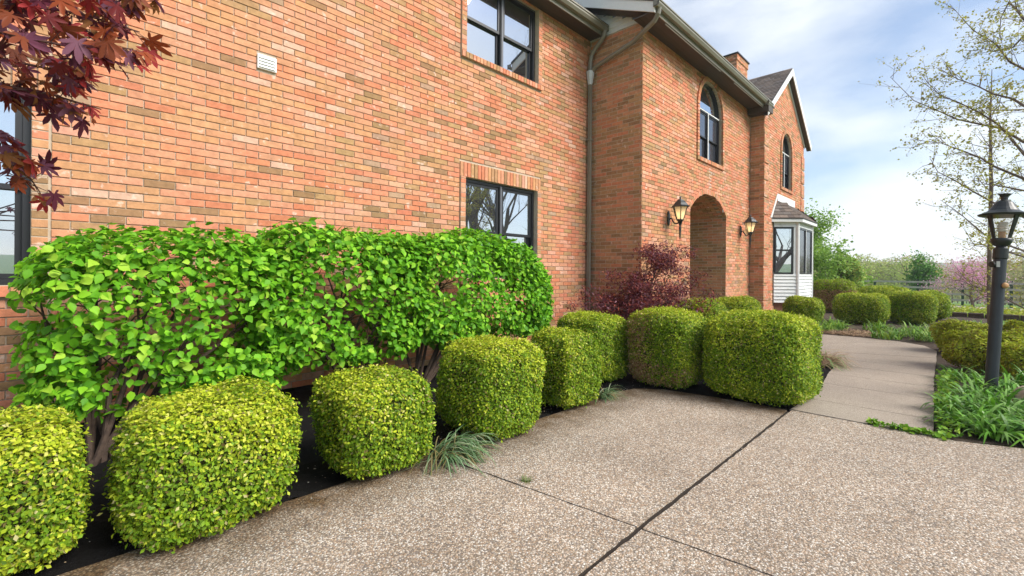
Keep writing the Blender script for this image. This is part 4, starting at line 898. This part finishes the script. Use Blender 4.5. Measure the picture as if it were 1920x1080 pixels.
# ---- strap-leaved clumps
def blade_mesh(base, ang, lean, length, width, col, rng, seg=6, droop=1.2):
    V = []; C = []; pos = Vector(base); d = Vector((math.cos(ang), math.sin(ang), 0)); sd = Vector((-math.sin(ang), math.cos(ang), 0)); el = math.pi/2-lean
    for i in range(seg+1):
        k = i/seg; w = width*(.75+.9*k-1.6*k*k) if k < 1 else .0004; w = max(w, .0006)
        V += [tuple(pos-sd*w/2), tuple(pos+sd*w/2+Vector((0, 0, w*.12)))]; pos = pos+(d*math.cos(el)+Vector((0, 0, math.sin(el))))*(length/seg); el -= droop/seg*(1+k)
        if pos.z < .006: pos.z = .006
    T = []
    for i in range(seg): T += [(2*i, 2*i+1, 2*i+3), (2*i, 2*i+3, 2*i+2)]
    return np.array(V), np.array(T), np.tile(np.array(col), (len(V), 1))
def clump(name, c, n, length, width, pal, label, cat, group, seed, spread=.08, lean=(.1, 1.0), droop=1.3, parts=0, mat='blade', bias=None):
    rng = random.Random(seed); root = empty(name, (c[0], c[1], 0), label, cat, group); VV = []; TT = []; CC = []; off = 0
    for i in range(n):
        a = rng.uniform(0, 2*math.pi) if bias is None else rng.gauss(bias, 1.1); r = spread*math.sqrt(rng.random()); a2 = rng.uniform(0, 6.28); k = rng.uniform(.85, 1.15)
        V, T, C = blade_mesh((c[0]+r*math.cos(a2), c[1]+r*math.sin(a2), .0), a, rng.uniform(*lean), length*rng.uniform(.6, 1.15), width*rng.uniform(.75, 1.2), [x*k for x in rng.choice(pal)], rng, droop=droop*rng.uniform(.6, 1.3))
        if i < parts:
            me = np_mesh('leaf_blade', V, T, C); link_mesh('leaf_blade', me, M[mat], root)
        else: VV.append(V); TT.append(T+off); CC.append(C); off += len(V)
    if VV: me = np_mesh('blades', np.concatenate(VV), np.concatenate(TT), np.concatenate(CC)); link_mesh('blades', me, M[mat], root, kind='stuff')
    return root
LIR = [(.13,.23,.10),(.20,.31,.16),(.09,.17,.06),(.36,.40,.25),(.24,.20,.08)]; GRN = [(.15,.33,.022),(.22,.40,.03),(.09,.22,.016),(.28,.42,.05)]; DAY = [(.11,.29,.022),(.16,.36,.03),(.065,.19,.015),(.20,.36,.08)]; STR = [(.42,.29,.17),(.50,.37,.22),(.33,.21,.12),(.26,.16,.09)]
clump('liriope', (2.12, 2.78), 170, .42, .012, LIR, 'large arching grass clump spilling onto the drive', 'grass clump', 'liriope clumps between the boxwoods', 1, .13, (.5, 1.2), 1.6, 170, bias=-1.3)
clump('liriope', (2.36, 2.86), 80, .36, .011, LIR, 'grass clump tucked behind the larger arching one', 'grass clump', 'liriope clumps between the boxwoods', 2, .09, (.4, 1.2), 1.5, 60, bias=-1.0)
clump('liriope', (4.36, 2.86), 90, .30, .010, LIR, 'small grass tuft past the narrow boxwood', 'grass clump', 'liriope clumps between the boxwoods', 3, .08, (.4, 1.2), 1.5, 70, bias=-.9)
k = 0
for (x, y, n, L_, w) in ((6.35, -.12, 60, .42, .028), (6.75, -.35, 70, .46, .028), (7.2, -.12, 60, .42, .026), (7.5, -.42, 70, .48, .028), (7.9, -.2, 60, .44, .026), (8.3, -.55, 60, .45, .026), (6.2, -.55, 60, .42, .028), (6.9, -.8, 60, .48, .028), (7.6, -.95, 50, .45, .028), (5.95, -.3, 50, .34, .028), (8.6, .0, 45, .32, .024), (5.95, .02, 40, .26, .03), (6.5, .02, 60, .34, .03), (5.85, -.5, 60, .36, .03), (6.45, -.3, 60, .44, .03), (7.05, -.5, 60, .46, .03), (6.6, -.75, 60, .46, .03), (7.9, -.75, 60, .45, .028), (6.15, -.85, 50, .42, .03), (5.78, -.2, 60, .36, .028), (5.95, -.75, 60, .42, .03), (6.05, -.1, 60, .36, .03)):
    clump('daylily', (x, y), n, L_, w, DAY, 'green daylily clump around the foot of the lamp post', 'daylily', 'daylilies around the lamp post', 50+k, .13, (.1, .95), 1.5, min(n, 24)); k += 1
for i, (x, y) in enumerate(((13.0, 1.15), (13.3, .5), (13.9, .9), (14.3, .3), (14.9, .75), (12.9, -.25), (13.7, -.5), (15.2, .0), (13.5, 2.55), (14.1, 2.3), (14.9, 2.4), (13.2, 3.2), (16.0, -.4), (14.7, 1.5), (17.2, -.3), (12.2, -.7))):
    clump('perennial_clump', (x, y), 110, .36, .022, GRN, 'bright green grassy perennial clump beyond the walk', 'perennial', 'green perennials beyond the walk', 80+i, .28, (.1, .9), 1.2)
for i, (x, y) in enumerate(((13.15, 1.75), (13.35, 2.15), (13.6, 1.45), (13.1, 2.75), (13.9, 1.8))):
    clump('dead_grass', (x, y), 170, .34, .012, STR, 'straw coloured dead grass clump along the walk edge', 'dead grass', 'dead grass beyond the walk', 110+i, .25, (.9, 1.5), 1.3, mat='straw')
clump('withered_grass', (8.45, 1.58), 320, .55, .014, STR+[(.16,.26,.08)], 'withered tan grass clump flopping beside the box hedge', 'dead grass', None, 120, .22, (.5, 1.3), 1.6, 90, mat='straw', bias=-.7)
# groundcover weeds along the walk edge and rocks
rng = np.random.default_rng(9); n = 900; s_ = rng.random(n); P = np.c_[5.43+s_*3.2+rng.normal(size=n)*.03, .13+s_*.08-np.abs(rng.normal(size=n))*.09, .02+np.abs(rng.normal(size=n))*.05]
P2 = np.c_[5.42+rng.normal(size=260)*.025, rng.uniform(.05, .62, 260), .01+np.abs(rng.normal(size=260))*.012]; P = np.r_[P, P2]; n = len(P); t, nn, b = frames(np.tile(np.array([[0, 0, 1.]]), (n, 1)), .2, rng, 1.2)
me = leaf_mesh('edge_weeds', P, t, nn, b, .045*rng.uniform(.5, 1.3, n), OV, OVT, palette(n, GRN, [1,1,1,1], rng)); tag(link_mesh('edge_weeds', me, M['leaf']), 'broad leaved weeds creeping along the walkway edge', 'weeds', kind='stuff')
def rock(c, s, seed, label):
    bm = bmesh.new(); bmesh.ops.create_icosphere(bm, subdivisions=3, radius=1); r_ = random.Random(seed); f = [r_.uniform(1.5, 3) for _ in range(6)]
    for v in bm.verts: k_ = 1+.13*math.sin(v.co.x*f[0]+f[3])*math.sin(v.co.y*f[1]+f[4])+.08*math.sin(v.co.z*f[2]*2+f[5]); v.co = Vector((v.co.x*s[0]*k_+c[0], v.co.y*s[1]*k_+c[1], v.co.z*s[2]*k_+c[2]))
    me = bpy.data.meshes.new('rock'); bm.to_mesh(me); bm.free(); me.polygons.foreach_set('use_smooth', [True]*len(me.polygons)); tag(link_mesh('rock', me, M['rock']), label, 'rock')
q = on_ground(1915, 772); rock((q.x+.05, q.y-.05, .12), (.2, .16, .13), 1, 'tan boulder behind the daylilies by the lamp post'); q = on_ground(1918, 812); rock((q.x+.03, q.y-.02, .06), (.09, .08, .07), 2, 'small pale stone low among the daylilies')
# debris: petals and crumbs on mulch and drive
rng = np.random.default_rng(21); n = 420; x = rng.uniform(-.6, 5.3, n); y = 2.85+rng.normal(size=n)*.28; P = np.c_[x, y, np.where(y < 2.9, .004, .022)]; P2 = np.c_[rng.uniform(.3, 5.2, 120), rng.uniform(.3, 2.7, 120), np.full(120, .004)]; P = np.r_[P, P2]; n = len(P)
t, nn, b = frames(np.tile(np.array([[0, 0, 1.]]), (n, 1)), 0, rng, .4); me = leaf_mesh('fallen_petals', P, t, nn, b, .011*rng.uniform(.5, 1.4, n), DI, DIT, palette(n, [(.6,.52,.42),(.45,.33,.2),(.7,.68,.62),(.12,.07,.04)], [3,2,2,2], rng)); tag(link_mesh('fallen_petals', me, M['straw']), 'pale fallen petals and crumbs scattered along the bed edge', 'debris', kind='stuff')
clump('grass_tuft', tuple(on_ground(986, 902).xy), 40, .05, .004, [(.10,.17,.03),(.16,.2,.05)], 'tiny grass tuft growing in the driveway crack', 'grass', None, 131, .03, (.3, 1.3), 1.0)

# ------------------------------------------------------------------ trees
def twiggy(name, mb, P, leaves, rng, depth, length, rad, d, maxd, sprd=.6, upb=.15):
    """recursive branching; collects leaf spots"""
    pts = [P]; dd = d.copy(); seg = 4
    for i in range(seg):
        dd = (dd+Vector((rng.normal()*.13, rng.normal()*.13, rng.normal()*.1+upb*.25))).normalized(); pts.append(pts[-1]+dd*(length/seg))
    mb.tube(pts, [rad*(1-.55*i/seg) for i in range(seg+1)], 6 if rad > .03 else (5 if rad > .012 else 3), cap=False)
    if depth >= maxd:
        leaves += pts[1:]; return
    nb = int(rng.integers(3, 5)) if depth else int(rng.integers(4, 7))
    for k in range(nb):
        f = rng.uniform(.35, 1.0) if k else 1.0; i = min(seg, int(f*seg)); a = pts[i]
        nd = (dd+Vector((rng.normal(), rng.normal(), rng.normal()*.6+upb))*sprd).normalized(); twiggy(name, mb, a, leaves, rng, depth+1, length*rng.uniform(.55, .8), rad*(1-.55*f)*rng.uniform(.5, .75), nd, maxd, sprd, upb)
def tree(name, base, h, label, cat, pal, nleaf, leaf, seed, group=None, maxd=4, trunk=None, bark='bark_grey', sprd=.6, upb=.15, sig=.12, first=.33):
    rng = np.random.default_rng(seed); root = empty(name, base, label, cat, group); mb = MB(); sp = []; r0 = trunk or h*.018
    twiggy(name, mb, Vector(base), sp, rng, 0, h*first, r0, Vector((0, 0, 1)), maxd, sprd, upb); mb.build('trunk', M[bark], root)
    S = np.array([tuple(s) for s in sp]); P = S[rng.integers(0, len(S), nleaf)]+rng.normal(size=(nleaf, 3))*sig
    t, nn, b = frames(np.tile(np.array([[0, -.2, .7]]), (nleaf, 1)), 0, rng, 1.4); me = leaf_mesh('crown', P, t, nn, b, leaf*rng.uniform(.6, 1.3, nleaf), DI*np.array([1.3, 1, 1]), DIT, palette(nleaf, pal, [1]*len(pal), rng)); link_mesh('crown', me, M['leaf'], root, kind='stuff'); return root
YG = [(.42,.42,.08),(.34,.36,.06),(.50,.46,.14),(.30,.26,.07)]; SG = [(.24,.40,.06),(.32,.48,.09),(.17,.31,.05)]
# sparse tree whose branches come in beside the lamp post
rt_ = empty('budding_tree', (12.2, -3.2, 0), 'sparse budding tree spreading thin branches over the lamp post', 'tree'); mb = MB(); rng = np.random.default_rng(31); sp = []
TB = Vector((12.2, -3.2, 0)); mb.tube([TB+Vector((0, 0, -.1)), TB+Vector((.02, .03, 1.2)), TB+Vector((-.05, .05, 2.6)), TB+Vector((-.02, .1, 4.2)), TB+Vector((.1, .1, 6.5))], [.12, .10, .08, .055, .02], 9)
def cp(*pts): return [(1640+x/2.7, y/2.7) for x, y in pts]
BRS = [(cp((900, 420), (756, 350), (680, 310), (630, 240), (590, 205), (500, 155), (380, 20)), 3.6), (cp((900, 600), (756, 535), (700, 500), (600, 475), (520, 435), (420, 400), (310, 340)), 3.2), (cp((900, 560), (756, 555), (600, 560), (540, 520)), 3.2), (cp((900, 900), (756, 780), (700, 710), (620, 625), (540, 575), (430, 520), (330, 480), (260, 410)), 2.6),
       (cp((756, 720), (640, 650), (540, 630), (420, 605), (320, 560), (200, 510), (80, 390)), 2.6), (cp((900, 960), (756, 905), (600, 840), (540, 800), (450, 765), (340, 725), (180, 705)), 2.2), (cp((900, 1180), (756, 1100), (600, 1025), (500, 970), (400, 910), (320, 870), (280, 800)), 1.8), (cp((900, 1000), (756, 965), (600, 935), (500, 930)), 2.0), (cp((820, 160), (756, 95), (720, 50), (680, 10), (640, 90), (630, 200)), 4.2),
       (cp((900, 1330), (756, 1270), (640, 1230), (560, 1190), (430, 1080), (330, 1010)), 1.6), (cp((900, 1290), (756, 1300), (600, 1255), (480, 1240)), 1.6), (cp((900, 1480), (756, 1560), (640, 1500), (560, 1470), (430, 1420)), 1.3), (cp((900, 20), (756, 180), (700, 240), (600, 260), (520, 230)), 4.0)]
for bi, (pl, zr_) in enumerate(BRS):
    zd = 6.5+rng.uniform(-.5, .7); pts = [at_depth(u, v, zd+.12*k) for k, (u, v) in enumerate(pl)]; pts = [TB+Vector((-.02, .05, zr_))]+pts; k = len(pts)
    mb.tube(pts, [.024*(1-.88*i/(k-1)) for i in range(k)], 5)
    for i in range(1, k-1):
        for _ in range(4):
            a = pts[i].lerp(pts[i+1], rng.random()); dv = (pts[i+1]-pts[i]).normalized(); e = a+(dv*rng.uniform(.3, 1)+Vector((rng.normal()*.5, rng.normal()*.5, rng.normal()*.45+.25))).normalized()*rng.uniform(.15, .5); m_ = a.lerp(e, .5)+Vector((0, 0, rng.normal()*.03)); mb.tube([a, m_, e], [.005, .0035, .0015], 3, cap=False); sp += [m_, e, e]
            for _ in range(2):
                e2 = m_+Vector((rng.normal()*.16, rng.normal()*.16, rng.normal()*.12+.06)); mb.tube([m_, e2], [.0025, .001], 3, cap=False); sp.append(e2)
mb.build('trunk', M['bark_grey'], rt_); S = np.array([tuple(s) for s in sp]); n = 8500; P = S[rng.integers(0, len(S), n)]+rng.normal(size=(n, 3))*.035; t, nn, b = frames(np.tile(np.array([[0, -.2, .7]]), (n, 1)), 0, rng, 1.4)
me = leaf_mesh('crown', P, t, nn, b, .036*rng.uniform(.5, 1.3, n), DI*np.array([1.3, 1, 1]), DIT, palette(n, YG, [2,2,1,1], rng)); link_mesh('crown', me, M['leaf'], rt_, kind='stuff')
sb = at_depth(1857, 560, 9.2); sap = empty('sapling', (sb.x, sb.y, 0), 'slender upright sapling standing straight behind the lamp post', 'tree'); mb = MB(); sp = []; b0 = Vector((sb.x, sb.y, 0))
mb.tube([b0, b0+Vector((.02, .02, 1.5)), b0+Vector((-.01, 0, 3.2)), b0+Vector((.03, .02, 4.6)), b0+Vector((.05, 0, 5.6))], [.042, .038, .033, .02, .005], 7)
for k in range(34):
    z = rng.uniform(.9, 5.4); a = rng.uniform(0, 6.28); e = b0+Vector((math.cos(a)*.55, math.sin(a)*.55, z+rng.uniform(.1, .6)))*1; s_ = b0+Vector((0, 0, z)); m_ = s_.lerp(e, .5)+Vector((0, 0, -.04)); mb.tube([s_, m_, e], [.009, .006, .002], 4, cap=False); sp += [m_, e]
mb.build('trunk', M['bark_grey'], sap); S = np.array([tuple(s) for s in sp]); n = 420; P = S[rng.integers(0, len(S), n)]+rng.normal(size=(n, 3))*.07; t, nn, b = frames(np.tile(np.array([[0, -.2, .7]]), (n, 1)), 0, rng, 1.4); me = leaf_mesh('crown', P, t, nn, b, .04*rng.uniform(.5, 1.3, n), DI, DIT, palette(n, YG, [1,1,1,1], rng)); link_mesh('crown', me, M['leaf'], sap, kind='stuff')
# trees in the front yard, seen in the window panes
for i, (x, y, h) in enumerate(((18.5, -9, 24), (24, -11.5, 25), (11.5, -11, 20), (30, -10, 22))):
    tree('yard_tree', (x, y, -.05), h, ['bare spreading yard tree across from the lower window', 'tall bare yard tree farther along the front lawn', 'bare yard tree behind the driveway', 'bare yard tree toward the far fence'][i], 'tree', [(.30,.28,.10)], 500, .05, 60+i, 'bare trees on the front lawn', maxd=5, upb=.32, sprd=.55, first=.27)
# tree behind the bay
tree('young_tree', (26.5, 4.6, -.05), 6.4, 'fresh green young tree rising behind the bay window', 'tree', SG, 9000, .12, 71, maxd=4, upb=.1, sprd=.75, sig=.22, first=.30)
q = on_ground(1742, 556); tree('conical_tree', (48, 2.3, gz(48, 2.3)), 4.6, 'upright mid green tree beyond the pasture fence', 'tree', [(.10,.26,.03),(.14,.32,.05),(.07,.19,.025)], 5200, .17, 72, maxd=3, upb=.9, sprd=.38, sig=.34, first=.3)
tree('redbud', (28.2, -.42, -.05), 3.0, 'pink flowering tree with a pale trunk by the fence', 'tree', [(.78,.45,.60),(.84,.55,.68),(.66,.32,.48)], 5200, .06, 73, maxd=3, upb=.15, sprd=.75, sig=.17, first=.36, trunk=.07)
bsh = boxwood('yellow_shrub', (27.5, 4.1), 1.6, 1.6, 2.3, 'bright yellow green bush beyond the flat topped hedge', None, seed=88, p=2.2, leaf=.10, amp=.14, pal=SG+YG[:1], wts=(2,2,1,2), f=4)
# fence
fn_ = empty('pasture_fence', (33, 2, -.05), 'rail fence with green posts along the pasture', 'fence')
fp = [Vector((x, y, 0)) for x, y in ((35, 9), (34.2, 6), (33.4, 3.5), (32.6, 1.6), (31.9, -.1), (31.3, -1.7), (30.8, -3.4), (30.4, -5.2))]
for i, p in enumerate(fp):
    mb = MB(); zb = gz(p.x, p.y); mb.box(p.x-.05, p.x+.05, p.y-.05, p.y+.05, zb-.2, zb+1.25); mb.build('post', M['green_post'], fn_)
    if i < len(fp)-1:
        for k in range(4):
            a, b_ = p+Vector((-.06, 0, zb+.25+k*.29)), fp[i+1]+Vector((-.06, 0, gz(fp[i+1].x, fp[i+1].y)+.25+k*.29)); mb = MB(); mb.prism([a+Vector((-.02, 0, -.05)), a+Vector((.02, 0, -.05)), a+Vector((.02, 0, .05)), a+Vector((-.02, 0, .05))], b_-a); mb.build('rail', M['rail'], fn_)
# gravel lane and yellow edging bed before the fence
sheet('gravel_lane', [(27.5, .9), (30.6, .9), (29.6, -6), (26.6, -6)], M['gravel'], -.03, 'pale gravel lane in front of the pasture fence', 'lane', amp=.005, step=1.0)
rng = np.random.default_rng(91); n = 5200; P = np.c_[rng.uniform(22.3, 25.2, n), rng.uniform(-3.2, 1.0, n), np.abs(rng.normal(size=n))*.11]; t, nn, b = frames(np.tile(np.array([[-.2, 0, 1.]]), (n, 1)), .2, rng, 1.3)
me = leaf_mesh('yellow_groundcover', P, t, nn, b, .09*rng.uniform(.6, 1.3, n), DI*np.array([1.4, 1, 1]), DIT, palette(n, [(.46,.47,.05),(.36,.42,.04),(.26,.36,.04)], [1,1,1], rng)); tag(link_mesh('yellow_groundcover', me, M['leaf']), 'yellow green ground cover behind the stone edging', 'ground cover', kind='stuff')
ed = empty('stone_edging', (22.1, -1, 0), 'low dark stone edging below the yellow ground cover', 'edging')
for k in range(11):
    mb = MB(); y = 1.0-k*.4; mb.box(22.0, 22.25, y-.385, y-.008, -.06, .13+random.uniform(-.02, .02)); mb.build('stone', M['soil'], ed, bevel=.02)
# far wood
rng = np.random.default_rng(99); VV = []; CC = []; PP = []; mbw = MB()
FW = [(.44,.37,.16),(.38,.36,.13),(.32,.40,.09),(.48,.43,.17),(.40,.46,.10),(.46,.29,.17),(.28,.34,.10)]
for i in range(150):
    u = rng.uniform(1490, 2150) ; dist = rng.uniform(75, 150) ; d = ray(u, 500); d = Vector((d.x, d.y, 0)).normalized(); b0 = d*dist; zb = gz(b0.x, b0.y); h = rng.uniform(5.5, 8.5)+(dist-75)*.03; w = h*rng.uniform(.28, .42); c = np.array(FW[int(rng.integers(0, len(FW)))])
    m_ = 1300; q = rng.normal(size=(m_, 3)); q = unit(q)*rng.random((m_, 1))**.4; P = q*np.array([w, w, h*.42])+np.array([b0.x, b0.y, zb+h*.56]); PP.append(P); CC.append(c*(1+rng.uniform(-.2, .2, (m_, 1))))
    mbw.tube([(b0.x, b0.y, zb-.2), (b0.x, b0.y, zb+h*.5), (b0.x+rng.normal()*.3, b0.y, zb+h*.95)], [.14, .10, .02], 4, cap=False)
    for _ in range(7):
        z = zb+h*rng.uniform(.3, .7); mbw.tube([(b0.x, b0.y, z), (b0.x+rng.normal()*w*.6, b0.y+rng.normal()*w*.6, z+h*rng.uniform(.1, .3))], [.06, .015], 3, cap=False)
P = np.concatenate(PP); CC = np.concatenate(CC); n = len(P); t, nn, b = frames(np.tile(np.array([[-.3, 0, .7]]), (n, 1)), 0, rng, 1.5)
me = leaf_mesh('woodland', P, t, nn, b, .2*rng.uniform(.5, 1.4, n), DI*np.array([1.5, 1, 1]), DIT, CC); wd = tag(link_mesh('woodland', me, M['leaf']), 'hazy belt of budding spring woods beyond the pasture', 'woods', kind='stuff'); w2 = mbw.build('branches', M['bark_grey'], wd, kind='stuff')
# far ridge, covered by wood too fine to tell apart
V = []; F_ = []
for i in range(81):
    th = -1.2+2.0*i/80; 
    for j, (r, z) in enumerate(((330, 3.0), (380, 9.5+1.5*math.sin(i*.9)+math.sin(i*2.3)), (430, 10.2+1.2*math.sin(i*.6+1)), (520, 3))): V.append((r*math.cos(th), r*math.sin(th), z))
for i in range(80):
    for j in range(3): F_.append((i*4+j, (i+1)*4+j, (i+1)*4+j+1, i*4+j+1))
me = bpy.data.meshes.new('hill'); me.from_pydata(V, [], F_); me.update(); M['hill'] = material('far_wooded_hill', (.20,.22,.15), .95, var=.3, vscale=.12, bump=1.2, bscale=.5)
tag(link_mesh('hill', me, M['hill']), 'low grey green wooded ridge on the skyline', 'hill', kind='structure')

# ------------------------------------------------------------------ haze
mb = MB(); mb.box(-650, 650, -650, 650, -14, 34); hz = mb.build('haze', None); hm = bpy.data.materials.new('haze'); hm.use_nodes = True; nt = hm.node_tree; nt.nodes.remove(nt.nodes['Principled BSDF'])
pv = N(nt, 'ShaderNodeVolumePrincipled', Density=.0008); pv.inputs['Color'].default_value = (.92,.95,1,1); pv.inputs['Anisotropy'].default_value = .2; nt.links.new(pv.outputs[0], nt.nodes['Material Output'].inputs['Volume'])
hz.data.materials.append(hm); tag(hz, 'thin pale spring haze over the far woods and fields', 'haze', kind='stuff')
